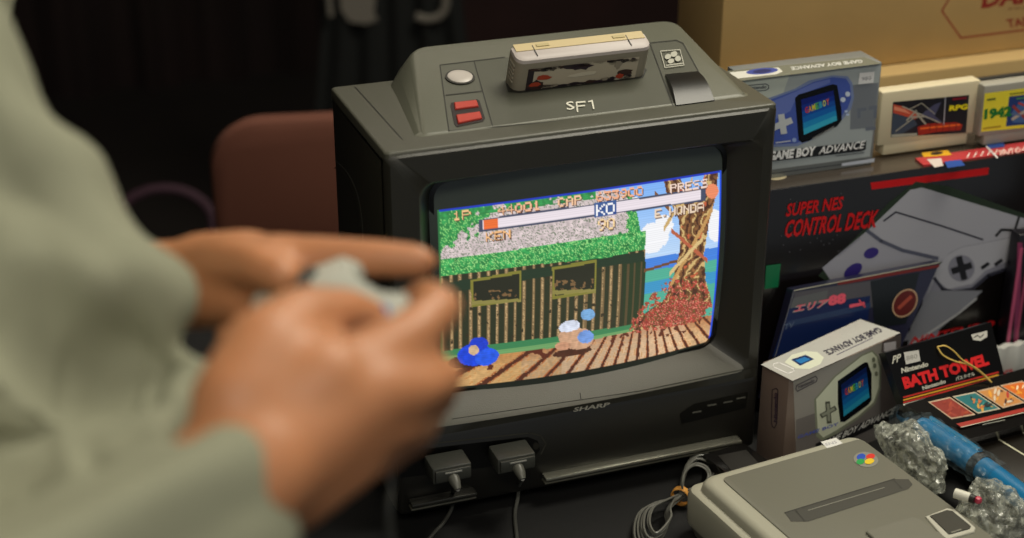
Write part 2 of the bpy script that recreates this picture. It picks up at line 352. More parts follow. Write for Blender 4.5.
def television():
    T = thing('crt_television', 'charcoal grey tube television with a lit game picture and a sloping top deck', 'television', (0, .1, 0))
    # cabinet
    m = MB(); L = []
    def sec(y, a, b, z0, z1, r): return [(x, y, z) for x, z in rrect(a, b, z0, z1, r)]
    L = [sec(.004, TVL+.002, TVR-.002, .012, TVT-.002, .006), sec(.008, TVL, TVR, .012, TVT, .007), sec(.176, TVL, TVR-.001, .012, TVT, .009), sec(.184, TVL+.004, TVR-.005, .012, TVT-.004, .01),
         sec(.1842, TVL+.02, TVR-.02, .02, .335, .02), sec(.30, TVL+.05, TVR-.05, .03, .29, .03), sec(.37, TVL+.09, TVR-.09, .05, .25, .03), sec(.385, TVL+.10, TVR-.10, .06, .24, .03)]
    m.loft(L, BODY, False, True, smooth=True); cab = m.build('cabinet', T)
    for x in (TVL+.04, TVR-.04):
        for y in (.03, .15): m = MB(); m.cyl((x, y, 0), (x, y, .0125), .014, BLACK); m.build('foot', T)
    m = MB(); m.loft([[(x, y, z) for x, y in rrect(TVL+i, TVR-i, .0005+i, .1835-i, .005, 4)] for z, i in ((TVT-.010, 0), (TVT-.0005, 0), (TVT+.0006, .0008), (TVT+.0011, .003))], mat('#4b4b41', .42, bump=.1, bscale=900), True, True, True); m.build('lit_top_cover', T)  # cabinet plastic made lighter: overhead light on the upward face is painted in
    # seam on top plate
    a = Art((0, 0, 1), (0, 0, TVT+.0011), step=.0002); a.line([(355, 87), (402, 139)], .9, BLACK); a.build('top_seam', cab)
    # side grille: curved line and dots
    a = Art((1, 0, 0), (TVL, 0, 0), step=.0003)
    c1 = mat('#6b6c66', .4)
    pts = catmull([(335, 160, 0), (347, 172, 0), (356, 190, 0), (361, 212, 0), (363, 240, 0), (362, 275, 0)], 6); a.line([(p.x, p.y) for p in pts], .8, c1)
    for p in catmull([(335, 168, 0), (346, 180, 0), (353, 196, 0), (357, 214, 0), (359, 240, 0)], 7)[::2]: a.ell((p.x, p.y), .7, .9, BLACK, 0, 6)
    a.build('side_grille', T)
    # front frame
    def fr(y, x0, x1, z0, z1, r, bow=0.):
        o = []
        for x, z in rrect(x0, x1, z0, z1, r, 8):
            o.append((x, y, z))
        return o
    m = MB()
    def ringl(y, x0, x1, z0, z1, r, bowb=0., n=14):
        # rounded loop with many points along each side so the sill can bow
        base = rrect(x0, x1, z0, z1, r, 5); out = []
        for i, p in enumerate(base):
            q = base[(i+1) % len(base)]; k = n if math.dist(p, q) > .05 else 1
            for j in range(k):
                x = p[0]+(q[0]-p[0])*j/k; z = p[1]+(q[1]-p[1])*j/k
                t = (x-(x0+x1)/2)/((x1-x0)/2)
                if z < (z0+z1)/2: z -= bowb*(1-t*t)*((z0+z1)/2-z)/((z1-z0)/2)
                else: z += bowb*.3*(1-t*t)*(z-(z0+z1)/2)/((z1-z0)/2)
                out.append((x, y, z))
        return out
    G = dict(x0=-.1295, x1=.1490, z0=.1215, z1=.3290)
    m.loft([ringl(.012, TVL, TVR, .078, TVT, .006), ringl(.003, TVL, TVR, .078, TVT, .006), ringl(-.002, TVL+.004, TVR-.004, .082, TVT-.004, .008),
            ringl(-.003, -.150, .176, .102, .340, .012, .004), ringl(-.001, -.148, .174, .105, .338, .012, .005),
            ringl(.023, G['x0']-.004, G['x1']+.004, G['z0']-.002, G['z1']+.003, .018, .004), ringl(.036, G['x0']-.004, G['x1']+.004, G['z0']-.002, G['z1']+.003, .018, .004)],
           mat('#2d2c26', .42, bump=.12, bscale=900), False, False, True)
    bz = m.build('front_bezel', T)
    s0 = ringl(-.001, -.148, .174, .105, .338, .012, .005); s1 = ringl(.023, G['x0']-.004, G['x1']+.004, G['z0']-.002, G['z1']+.003, .018, .004)
    sf = ringl(-.0035, -.150, .176, .102, .340, .012, .004); ids = [i for i in range(len(s0)) if s0[i][2] < .108]
    m = MB(); up_ = lambda l, dy, dz: [(l[i][0], l[i][1]-dy, l[i][2]+dz) for i in ids]
    m.loft([up_(sf, .0005, 0), up_(s0, .0003, .0009), up_(s1, .0, .0012)], mat('#64635a', .4, bump=.12, bscale=900), False, False, True, False); m.build('lit_screen_sill', T)  # strip over the bezel sill; the light it catches is put into its colour
    m = MB()  # black rubber between glass and frame
    m.loft([ringl(.0225, G['x0']-.0045, G['x1']+.0045, G['z0']-.003, G['z1']+.004, .018, .004), ringl(.0215, G['x0']+.0, G['x1']-.0, G['z0']+.001, G['z1']-.001, .014, .004), ringl(.036, G['x0']+.002, G['x1']-.002, G['z0']+.002, G['z1']-.002, .014, .004)], BLACK, False, False, True)
    m.build('screen_gasket', bz)
    # tube
    W, H = 310, 200; im = screen_raster(W, H)
    gx, gz = 330, 226; cols = np.zeros((gz+1, gx+1, 4)); cols[..., 3] = 1
    uu, vv = np.meshgrid(np.linspace(-1, 1, gx+1), np.linspace(1, -1, gz+1))
    xc, zc = (G['x0']+G['x1'])/2, (G['z0']+G['z1'])/2; hw, hh = (G['x1']-G['x0'])/2+.004, (G['z1']-G['z0'])/2+.004
    X = xc+hw*uu+.001*uu*(1-vv**2); Z = zc+hh*vv+.005*vv*(1-uu**2)*np.where(vv < 0, 1, .5); Yy = .026-.015*(1-(uu**2+vv**2)/2)
    s = (uu+1)/2; t = (1-vv)/2; t0, t1, s0, s1 = .140, .962, .026, .980
    ti = (t-t0)/(t1-t0); si = (s-s0)/(s1-s0); inn = (ti >= 0) & (ti < 1) & (si >= 0) & (si < 1)
    ii = np.clip((ti*H).astype(int), 0, H-1); jj = np.clip((si*W).astype(int), 0, W-1)
    cols[..., :3] = np.where(inn[..., None], im[ii, jj], 0)
    me = bpy.data.meshes.new('picture_tube')
    vs = np.stack([X, Yy, Z], -1).reshape(-1, 3); idx = np.arange((gz+1)*(gx+1)).reshape(gz+1, gx+1)
    fs = np.stack([idx[:-1, :-1], idx[1:, :-1], idx[1:, 1:], idx[:-1, 1:]], -1).reshape(-1, 4)
    me.from_pydata(vs.tolist(), [], fs.tolist()); at = me.color_attributes.new('picture', 'FLOAT_COLOR', 'POINT'); at.data.foreach_set('color', cols.reshape(-1))
    me.polygons.foreach_set('use_smooth', [True]*len(me.polygons))
    g = bpy.data.materials.new('tube_glass'); g.use_nodes = True; nt = g.node_tree; b = nt.nodes['Principled BSDF']
    an = nt.nodes.new('ShaderNodeVertexColor'); an.layer_name = 'picture'; nt.links.new(an.outputs['Color'], b.inputs['Emission Color']); b.inputs['Emission Strength'].default_value = 1.0
    b.inputs['Base Color'].default_value = (.06, .075, .065, 1); b.inputs['Roughness'].default_value = .22; me.materials.append(g)
    link('picture_tube', me, T)
    # lower front panel
    m = MB(); m.loft([[(x, .012, z) for x, z in rrect(TVL+.002, TVR-.002, .012, .094, .004)], [(x, -.001, z) for x, z in rrect(TVL+.002, TVR-.002, .014, .094, .004)], [(x, -.004, z) for x, z in rrect(TVL+.005, TVR-.005, .018, .090, .004)]], mat('#1b1a17', .35), smooth=True)
    lp = m.build('lower_panel', T)
    a = Art((0, 1, 0), (0, -.004, 0), step=.0003)
    lc = mat('#3a3932', .4)
    a.line([(400, 447), (530, 433), (541, 436), (546, 444), (541, 454)], 1.2, lc); a.poly([(397, 452), (528, 437), (538, 441), (540, 450), (530, 462), (400, 478)], BLACK)
    a.ell((536, 446), 3, 3.5, mat('#26251f', .4)); a.line([(452, 419), (640, 391), (760, 366)], .6, BLACK)
    a.poly([(694, 404), (748, 392), (746, 408), (682, 424), (680, 414)], BLACK)
    for q in ((697, 412), (712, 405), (728, 402), (741, 398)): a.line([(q[0]-4, q[1]+.6), (q[0]+4, q[1]-.8)], 1.6, mat('#5d5c55', .4)); 
    a.build('port_recess', lp)
    a = Art((0, 1, 0), (0, -.0035, 0), step=.0006); a.text('SHARP', (573, 412), (609, 406.5), (574.5, 407.6), mat('#a3a196', .35), .03)
    a.line([(580, 393), (581, 399)], .6, BLACK); a.build('maker_badge', T)
    # trims
    sil = mat('#a3a294', .25, metal=.7)
    for (xa, xb) in ((-.168, -.105), (-.037, .168)):
        m = MB(); m.box(((xa+xb)/2, -.010, .030), (xb-xa, .012, .0035), sil if xa > -.1 else mat('#4d4c47', .25, metal=.6), .0012); m.build('trim_strip', T)
        m = MB(); m.box(((xa+xb)/2, -.008, .0245), (xb-xa, .010, .002), mat('#5b5a50', .3), .0006); m.build('trim_groove', T)
    # sloping deck
    m = MB()
    def deck(z_or, x0f, x1f, x0b, x1b, yf, yb, rf, rb):
        base = rrect(0, 1, 0, 1, .0001, 1); out = []
        R = [rb, rb, rf, rf]
        # corners of a trapezoid in order back-right, back-left, front-left, front-right
        cs = [Vector((x1b, yb)), Vector((x0b, yb)), Vector((x0f, yf)), Vector((x1f, yf))]
        for i, c in enumerate(cs):
            p = cs[i-1]; q = cs[(i+1) % 4]; r = R[i]; d1 = (p-c).normalized()*r; d2 = (q-c).normalized()*r
            for k in range(9):
                t = k/8; v = (c+d1)*(1-t)**2+c*2*t*(1-t)+(c+d2)*t*t
                out.append((v.x, v.y, z_or(v.y)))
        return out
    fl = lambda z: (lambda y: z)
    m.loft([deck(fl(TVT-.001), -.146, .178, -.124, .180, .026, .1835, .008, .020), deck(fl(TVT+.001), -.144, .177, -.122, .179, .027, .183, .008, .020),
            deck(lambda y: max(TVT+.0015, TVT+(hz(y)-TVT)*.45), -.139, .175, -.114, .175, .029, .1825, .008, .019),
            deck(lambda y: max(TVT+.002, hz(y)-.004), -.137, .174, -.103, .172, .030, .182, .007, .018),
            deck(lambda y: hz(y)-.0008, -.136, .173, -.0995, .1695, .0315, .180, .006, .017),
            deck(lambda y: hz(y), -.134, .171, -.0975, .168, .033, .1775, .006, .016)], BODY_LIT, smooth=True)
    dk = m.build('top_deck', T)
    a = Art(HN, HP, step=.00025); g1 = mat('#1c1c18', .5)
    a.poly([(474, 61), (650, 42.5), (674, 108), (493, 127)], mat('#4b4c42', .42)); a.poly([(440, 65), (474, 61), (493, 127), (449, 131)], mat('#505147', .42)); a.poly([(650, 43), (676, 40), (683, 43), (716, 103), (674, 108)], mat('#4b4c42', .42))
    a.poly([(506, 84), (512, 76), (640, 62), (647, 70), (643, 78), (520, 93), (508, 92)], mat('#1f1f1b', .5))
    a.line([(440, 65), (505, 57)], .9, g1); a.line([(440, 65), (449, 131), (492, 127)], .9, g1); a.line([(474, 61), (493, 127)], .9, g1); a.line([(446, 95), (482, 91)], .9, g1)
    a.line([(648, 43), (676, 40), (683, 43), (716, 103)], .9, g1); a.line([(650, 43), (674, 108)], .9, g1)
    a.line([(492, 127), (590, 118), (674, 108), (752, 100)], .7, g1)
    wh = mat('#cfcdbf', .5)
    a.text('S', (567, 110), (575, 109.2), (565.5, 101.8), wh, .01)
    a.line([(577.5, 111.5), (576.5, 102.6)], 1.5, wh); a.line([(576.5, 102.4), (585, 101.6)], 1.5, wh); a.line([(577, 106.2), (584.5, 105.5)], 1.3, wh)
    a.line([(588.5, 101.6), (592.3, 100.6)], 1.3, wh); a.line([(592, 100.4), (593.6, 108.4)], 1.6, wh); a.build('deck_print', dk)
    a = Art(HN, HP, step=.0004); a.k = 14; lg = mat('#a9a89c', .5)
    a.line([(660.5, 51), (680, 49.5), (684, 65), (665, 67.5)], .8, lg, True)
    for c, r in (((668, 56.5), (3.2, 2.6)), ((674, 54), (3.4, 2.7)), ((671, 61), (3.2, 2.4)), ((678, 58.5), (3.0, 2.8))): a.ell(c, r[0], r[1], lg, -20)
    a.line([(666.5, 65.2), (682.5, 63.2)], 1.0, lg); a.build('deck_emblem', dk)
    # pale round button
    def on(px, py, up=0.): return un(px, py, HN, HP)+HN*up
    c = on(460, 78); m = MB(); m.tube([c-HN*.001, c+HN*.0015], .0135, mat('#2a2924', .5), 28); m.tube([c, c+HN*.002, c+HN*.0028, c+HN*.0031], .0, mat('#b3aca6', .35), 28, True, [.0115, .0115, .0098, .005]); m.build('power_button', T)
    # red slide switch in a recess
    m = MB(); q = [on(*p) for p in ((451, 103.5), (477, 100), (479.5, 101.5), (485, 119), (483, 122), (457, 127.5), (454.5, 125), (450.5, 106))]
    m.loft([[p+HN*.0004 for p in q], [p+HN*.0008 for p in q]], mat('#160606', .5)); rec = m.build('switch_recess', T)
    R = mat('#b03c31', .35); 
    for (q0, q1, h) in (((453, 105), (480, 110), .004), ((454, 117), (483, 120), .0045)):
        pass
    def slab(pts, h, mm, name, par):
        m = MB(); q = [on(*p) for p in pts]; cc = sum(q, Vector())/len(q)
        m.loft([q, [p+HN*h*.7 for p in q], [cc+(p-cc)*.93+HN*h for p in q]], mm, smooth=False); return m.build(name, par)
    slab([(454, 104.5), (476.5, 102), (478.5, 108), (455, 111)], .0025, R, 'switch_ridge', T); slab([(456, 117), (480, 113.5), (482, 120), (458, 125)], .0025, R, 'eject_switch', T)
    # glossy black flap
    m = MB(); A, B, Cc, D = on(665, 76), on(697, 73), on(714, 102), on(676, 107)
    loops = []
    for k in range(9):
        t = k/8; h = .001+.006*math.sin(math.pi*min(1, t*.9+.05)); l = A.lerp(D, t); r = B.lerp(Cc, t); loops.append([l, l+HN*h, r+HN*h, r])
    m.loft(loops, mat('#0b0b0a', .36), smooth=True); m.build('flap', T)
television()

# ---------------------------------------------------------------- cartridge in the deck slot
def deck_cartridge():
    T = thing('game_cartridge', 'yellowed grey game cartridge with worn label plugged into the television deck', 'game cartridge', (.03, .11, .38))
    # cartridge stands in the slot, leaning slightly back; its own frame
    a0 = atY(511, 88, .085); 
    gx = Vector((1, 0, 0)); lean = math.radians(21)
    gz = Vector((0, math.sin(lean)*-1, math.cos(lean))); gy = gx.cross(gz)*-1
    z0 = hz(.095)-.004
    L0 = un(514, 88, (0, 1, 0), (0, .085, 0)).x; R0 = un(640, 74, (0, 1, 0), (0, .085, 0)).x
    O = Vector(((L0+R0)/2+.0015, .095, z0-.001)); W = .131; Hh = .042; Dp = .022
    M = Matrix((gx, gy, gz)).transposed().to_4x4(); M.translation = O
    shell = mat('#8f8878', .5); yel = mat('#b8a578', .5); top = mat('#b5aca8', .5)
    def prof(z, inset=0., fr=0.):
        # plan outline: rounded front corners
        return [(x, y, z) for x, y in rrect(-W/2+inset, W/2-inset, -Dp/2+inset+fr, Dp/2-inset, [.003, .003, .008, .008], 4)]
    m = MB(); m.loft([[M @ Vector(p) for p in prof(z, i)] for z, i in ((-.012, .002), (0, .0), (Hh-.012, .0), (Hh-.0045, .0))], shell, smooth=True); m.build('shell', T)
    m = MB(); m.loft([[M @ Vector(p) for p in prof(z, i)] for z, i in ((Hh-.0045, .0), (Hh-.0015, .0006), (Hh, .003))], top, smooth=True)
    # aged yellow rear half of the top
    m.box((0, Dp/4+.001, Hh+.0002), (W-.006, Dp/2-.001, .0008), yel, 0, M); m.box((-W/2+.02, 0, Hh+.0006), (.0007, Dp*.7, .0006), DARK, 0, M); m.box((W/2-.02, 0, Hh+.0006), (.0007, Dp*.7, .0006), DARK, 0, M)
    for x in (-.036, .038): m.box((x, Dp/4+.001, Hh+.0009), (.012, .0035, .0008), mat('#a89868', .5), 0, M)
    m.build('top_cap', T)
    m = MB()
    for k in range(5): m.box((-W/2-.0003, -.001, .014+k*.0045), (.0015, .011, .002), shell, .0004, M)
    m.build('grip_ridge', T)
    # label
    lb = MB(); lw, l0, l1 = .108, .0045, .0315; y = -Dp/2-.0003
    def q(x0, z0, x1, z1, mm, k, sl=0.):
        yy = y-k*.0002; lb.add([M @ Vector((x0, yy, z0)), M @ Vector((x1, yy, z0+sl)), M @ Vector((x1, yy, z1+sl)), M @ Vector((x0, yy, z1))], [[0, 1, 2, 3]], mm)
    q(-lw/2, l0, lw/2, l1, mat('#b2a894', .5), 0)
    dk = [mat('#251c22', .5), mat('#2c1d2a', .5), mat('#3a2622', .5), mat('#a33c24', .5), mat('#8d8474', .5)]
    R = random.Random(3)
    def blob(cx, cz, rx, rz, mm, k):
        yy = y-k*.0002; n = 11; lb.add([M @ Vector((max(-lw/2, min(lw/2, cx+rx*math.cos(2*math.pi*i/n)*(.6+.6*R.random()))), yy, max(l0, min(l1, cz+rz*math.sin(2*math.pi*i/n)*(.6+.6*R.random()))))) for i in range(n)], [list(range(n))], mm)
    q(-lw/2, l0, -lw/2+.006, l1, dk[0], 1); blob(-.044, .012, .009, .006, dk[2], 2); blob(-.038, .02, .008, .003, dk[3], 3); blob(-.045, .013, .006, .0025, dk[3], 3)
    blob(-.035, .031, .018, .003, dk[0], 2); blob(-.008, .031, .015, .0055, dk[1], 2); blob(-.002, .028, .010, .004, dk[1], 3); blob(.018, .033, .013, .0025, dk[2], 2); blob(.034, .026, .004, .007, dk[4], 2)
    for x in (-.02, -.004, .012, .024): blob(x, .0085, .009, .0018, dk[0], 2)
    for k in range(46):
        e_ = R.random(); cx_ = -.05+.1*R.random(); cz_ = (.028+.004*R.random()) if e_ < .5 else (.0065+.004*R.random()); blob(cx_, cz_, .003+.004*R.random(), .0012+.0012*R.random(), R.choice(dk[:3]+[dk[4]]), 3)
    blob(.042, .015, .009, .004, dk[2], 2); blob(.038, .012, .005, .003, dk[3], 3); blob(.046, .010, .005, .0025, dk[0], 3); blob(.0, .019, .016, .003, mat('#c4bca8', .5), 3)
    lb.build('label', T)
deck_cartridge()

# ================================================================== BOXES
CARD = mat('#bd9d66', .85, bump=.08, bscale=90, vary=.05, vscale=12)
def prism(corners, z0, z1, m, bev=.0, mb=None):
    mb = mb or MB(); b = bmesh.new(); lo = [b.verts.new((c[0], c[1], z0)) for c in corners]; hi = [b.verts.new((c[0], c[1], z1)) for c in corners]; n = len(corners)
    b.faces.new(lo[::-1]); b.faces.new(hi)
    for i in range(n): b.faces.new([lo[i], lo[(i+1) % n], hi[(i+1) % n], hi[i]])
    if bev: bmesh.ops.bevel(b, geom=b.edges[:], offset=bev, segments=2, profile=.5, affect='EDGES')
    mb.bm(b, m, bool(bev)); return mb
def cardboard():
    cx0 = .285
    T = thing('cardboard_box', 'large brown cardboard carton with red hexagon print, upper of the stack', 'cardboard box', (.7, .38, .28))
    yb = atX(677, 30, cx0).y
    prism([(cx0, .30), (1.15, .30), (1.15, yb), (cx0, yb)], .281, .62, CARD, .0015).build('carton', T)
    a = Art((0, 1, 0), (0, .30, 0), step=.0002); r = mat('#8e2519', .7)
    a.line([(951, -5), (942, 11), (961, 38), (1040, 28)], 1.6, r)
    a.text('DARK', (981, 8.5), (1052, 0), (985, -10), r, .04); a.text('PROJ', (1009, 11.5), (1034, 8.5), (1009, 8), mat('#8a5a35', .7), .0)
    a.text('TAIT', (1008, 28), (1034, 25), (1006, 19.5), r, .02); a.build('printed_mark', T)
    T = thing('cardboard_box', 'brown cardboard carton under the red printed carton', 'cardboard box', (.7, .35, 0))
    prism([(cx0-.01, .268), (1.15, .268), (1.15, yb+.02), (cx0-.01, yb+.02)], 0, .28, mat('#b99c68', .85, bump=.08, bscale=90), .0015).build('carton', T)
    m = MB(); m.box((.72, .2675, .14), (.05, .0006, .27), mat('#a98b58', .5)); m.build('packing_tape', T)
cardboard()

SX0, SX1, SY0, SY1, SZ = .2, .66, .077, .20, .25
def deck_box():
    T = thing('console_box', 'large black game console box with red lettering and pictured grey console', 'game box', (.4, .13, 0))
    prism([(SX0, SY0), (SX1, SY0), (SX1, SY1), (SX0, SY1)], 0, SZ, mat('#14100f', .22, coat=.4), .001).build('carton', T)
    a = Art((0, 0, 1), (0, 0, SZ), step=.0001); vs = [(SX0+.001, SY0+.001, SZ+.0001), (SX1-.001, SY0+.001, SZ+.0001), (SX1-.001, SY1-.001, SZ+.0001), (SX0+.001, SY1-.001, SZ+.0001)]; a.add(vs, [[0, 1, 2, 3]], mat('#4a4138', .2, coat=.4)); a.k += 2  # brown sheet over the black top: reflected cardboard painted in
    a.ell((778, 177), 9, 3, mat('#cfc2a0', .4), -6); a.build('top_print_or_reflection', T)
    a = Art((0, 1, 0), (0, SY0, 0), step=.00015)
    red = mat('#d41e22', .35); g = mat('#a9a9b4', .35); g2 = mat('#8f8f9d', .35); dk = mat('#3a3a48', .35); pur = mat('#3a2f80', .3); hal = mat('#2c3a2c', .5)
    a.fr = (750, 150, 3.737)
    a.poly([(450, 122), (893, 65), (890, 92), (455, 148)], red)
    a.poly([(255, 470), (470, 250), (520, 195), (620, 118), (740, 135), (1030, 240), (1030, 350), (700, 430), (330, 520)], hal)
    # pictured console: top, front band, face
    a.poly([(270, 440), (440, 300), (600, 150), (640, 140), (1040, 260), (1040, 330), (880, 370), (730, 415), (560, 445), (310, 500)], g)
    a.poly([(440, 300), (600, 148), (650, 142), (1040, 262), (1040, 320), (730, 410), (600, 380), (500, 340)], mat('#b4b4be', .35))
    a.line([(500, 265), (545, 232), (720, 285), (870, 335)], 7, dk); a.line([(440, 303), (490, 340), (570, 375), (700, 405)], 14, mat('#5d6072', .35))
    a.ell((453, 385), 29, 19, pur, -22); a.ell((385, 452), 40, 22, pur, -38); a.line([(330, 395), (410, 330)], 4, g2)
    # pictured controller
    a.line([(920, 320), (940, 298), (990, 300), (1005, 250)], 9, BLACK)
    a.poly([(630, 640), (655, 520), (720, 420), (745, 385), (790, 362), (880, 345), (1010, 318), (1060, 330), (1060, 400), (1010, 420), (900, 465), (850, 510), (740, 545), (700, 700), (560, 715)], g2)
    a.poly([(640, 600), (700, 440), (745, 388), (790, 364), (880, 347), (1005, 322), (1060, 335), (1060, 385), (990, 405), (880, 450), (830, 500), (740, 520), (690, 480)], mat('#b9b9c2', .35))
    a.line([(690, 480), (720, 520), (760, 530), (830, 520), (890, 468), (1000, 430)], 12, dk)
    a.ell((790, 442), 50, 50, g2); cr = mat('#26262c', .4); a.line([(760, 452), (822, 432)], 24, cr); a.line([(782, 405), (800, 478)], 24, cr)
    a.line([(868, 440), (890, 425)], 13, cr); a.line([(918, 428), (940, 412)], 13, cr); a.ell((1020, 370), 36, 52, mat('#55555f', .4))
    a.text('SUPER NES', (132, 250), (343, 222), (142, 200), red, .03); a.text('CONTROL DECK', (124, 330), (470, 290), (140, 262), red, .03)
    a.fr = (864, 300, 6.4)
    a.poly([(480, 190), (700, 0), (760, -60), (420, -60), (300, 170), (280, 290)], mat('#8d8f98', .35)); a.line([(250, 320), (600, 90), (720, -10)], 10, mat('#c9c9cc', .3))
    a.text('NINTENDO', (290, 290), (820, 180), (320, 235), red, .02)
    a.fr = (750, 150, 3.737)
    a.poly([(60, 432), (115, 425), (105, 512), (55, 520)], mat('#0f7a4c', .4))
    for i in range(26): 
        R = random.Random(i); a.ell((90+R.random()*260, 160+R.random()*230), 1.6, 1.6, mat('#7c7c86', .5), 0, 5)
    a.build('front_print', T)
deck_box()

def handheld_box(name, label, corners, z0, z1, base, dev, dev2, fs, fr, art):
    T = thing(name, label, 'game box', ((corners[0][0]+corners[2][0])/2, (corners[0][1]+corners[2][1])/2, z0), 'silver boxes of a handheld game console')
    prism(corners, z0, z1, base, .0008).build('carton', T); art(T, corners, z0, z1); return T
# --- lower silver box
GL = [(.198, -.044), (.341, -.009), (.324, .035), (.181, -.011+.0)]
# make it a true rectangle
p0 = Vector(GL[0]); ex = (Vector(GL[1])-p0).normalized(); ey = Vector((-ex.y, ex.x)); GL = [p0, p0+ex*.147, p0+ex*.147+ey*.038, p0+ey*.038]; GEX, GEY = ex, ey
def rainbow(a, word, p0, p1, p2, cols, bold=.03):
    n = len(word)
    for i, ch in enumerate(word):
        q0 = (p0[0]+(p1[0]-p0[0])*i/n, p0[1]+(p1[1]-p0[1])*i/n); q1 = (p0[0]+(p1[0]-p0[0])*(i+.86)/n, p0[1]+(p1[1]-p0[1])*(i+.86)/n); d = (p2[0]-p0[0], p2[1]-p0[1])
        a.text(ch, q0, q1, (q0[0]+d[0], q0[1]+d[1]), mat(cols[i % len(cols)], .4), bold)
RB = ['#d83a2c', '#e8a22a', '#e8dc3c', '#5cc24a', '#3ab0d0', '#d8e060', '#e06a3c']
def grad_quad(a, q, cols):
    n = len(cols)
    for i, c in enumerate(cols):
        t0, t1 = i/n, (i+1)/n; L = lambda A, B, t: (A[0]+(B[0]-A[0])*t, A[1]+(B[1]-A[1])*t)
        a.add([a.P(*L(q[0], q[3], t0)), a.P(*L(q[1], q[2], t0)), a.P(*L(q[1], q[2], t1)), a.P(*L(q[0], q[3], t1))], [[0, 1, 2, 3]], mat(c, .35))
    a.k += 1
def art_low(T, c, z0, z1):
    a = Art((GEX.y, -GEX.x, 0), (c[0].x, c[0].y, 0), step=.00012); a.fr = (744, 294, 3.657)
    a.poly([(180, 320), (575, 145), (560, 440), (190, 560)], mat('#9f9b95', .3))
    a.poly([(190, 460), (560, 330), (556, 520), (190, 640)], mat('#7d7876', .3))
    dev = mat('#dfe4cc', .35); a.poly([(256, 385), (285, 352), (330, 300), (430, 222), (470, 205), (492, 228), (502, 270), (500, 345), (480, 402), (420, 455), (340, 510), (290, 540), (264, 520)], mat('#8f9580', .35))
    a.poly([(264, 385), (290, 355), (335, 303), (432, 227), (468, 212), (486, 232), (495, 272), (493, 340), (474, 396), (416, 448), (338, 498), (290, 525), (270, 505)], dev)
    a.poly([(343, 318), (440, 250), (452, 250), (467, 290), (467, 388), (455, 405), (368, 468), (352, 468), (343, 400)], mat('#10121a', .2, coat=.5))
    grad_quad(a, [(355, 332), (447, 266), (459, 378), (365, 448)], ['#10245e', '#123a80', '#16509c', '#1668b4', '#1b86c4', '#2ea6cf'])
    rainbow(a, 'GAMEBOY', (370, 372), (440, 335), (368, 348), RB)
    cr = mat('#5a5d52', .4); a.line([(285, 445), (332, 418)], 17, cr); a.line([(306, 398), (312, 468)], 17, cr); a.line([(288, 443), (329, 420)], 10, mat('#a0a492', .4)); a.line([(307, 404), (311, 462)], 10, mat('#a0a492', .4))
    for q in ((478, 262), (484, 292), (474, 240)): a.ell(q, 6, 9, mat('#7f8570', .4))
    lt = mat('#55505a', .4); a.line([(192, 335), (262, 300), (268, 308), (265, 320), (196, 356), (190, 348)], 3, lt, True); a.text('Nintendo', (200, 347), (258, 320), (199, 336), lt, .03)
    a.poly([(505, 176), (575, 145), (558, 440), (500, 460)], mat('#625a58', .3)); a.poly([(262, 548), (560, 410), (556, 450), (262, 590)], mat('#1c1b1e', .35))
    a.text('GAME BOY ADVANCE', (275, 568), (545, 438), (288, 540), mat('#e4e4e0', .4), .03)
    a.text('GAME BOY', (195, 530), (345, 480), (197, 518), mat('#5f6ec8', .4), .02)
    a.poly([(512, 180), (556, 172), (556, 200), (512, 214)], mat('#cfcbd0', .5)); a.build('front_print', T)
    a = Art((GEX.x, GEX.y, 0), (c[0].x, c[0].y, 0), step=.00015); a.fr = (744, 294, 3.657)
    a.line([(103, 350), (118, 345), (124, 352), (120, 470), (112, 490), (104, 486), (100, 470)], 3, mat('#2a1c2c', .4), True); a.text('Nintendo', (122, 470), (122, 362), (108, 468), mat('#33203a', .4), .03); a.build('side_print', T)
    a = Art((0, 0, 1), (0, 0, z1), step=.00015); a.fr = (744, 294, 3.657)
    a.poly([(62, 258), (425, 92), (572, 142), (178, 318)], mat('#b9b8b2', .25))
    a.poly([(148, 250), (175, 222), (225, 208), (268, 212), (292, 232), (280, 256), (240, 274), (190, 272)], mat('#d9dcc8', .3)); a.poly([(172, 240), (225, 222), (256, 238), (206, 262)], mat('#1c2c5c', .3)); a.poly([(186, 242), (222, 230), (244, 239), (208, 255)], mat('#2c78b8', .3))
    a.line([(108, 256), (128, 250), (186, 276), (180, 284), (160, 290), (108, 266)], 3.5, mat('#e4e2e0', .4), True)
    a.text('GAME BOY ADVANCE', (488, 120), (288, 208), (511, 136), mat('#2a2638', .4), .03)
    a.line([(470, 160), (340, 222)], 2.5, mat('#5c586c', .4)); a.build('top_print_or_reflection', T)
handheld_box('handheld_console_box', 'silver handheld console box with greenish white device, standing beside the television corner', GL, 0, .11, mat('#75655c', .35, coat=.3), None, None, None, None, art_low)
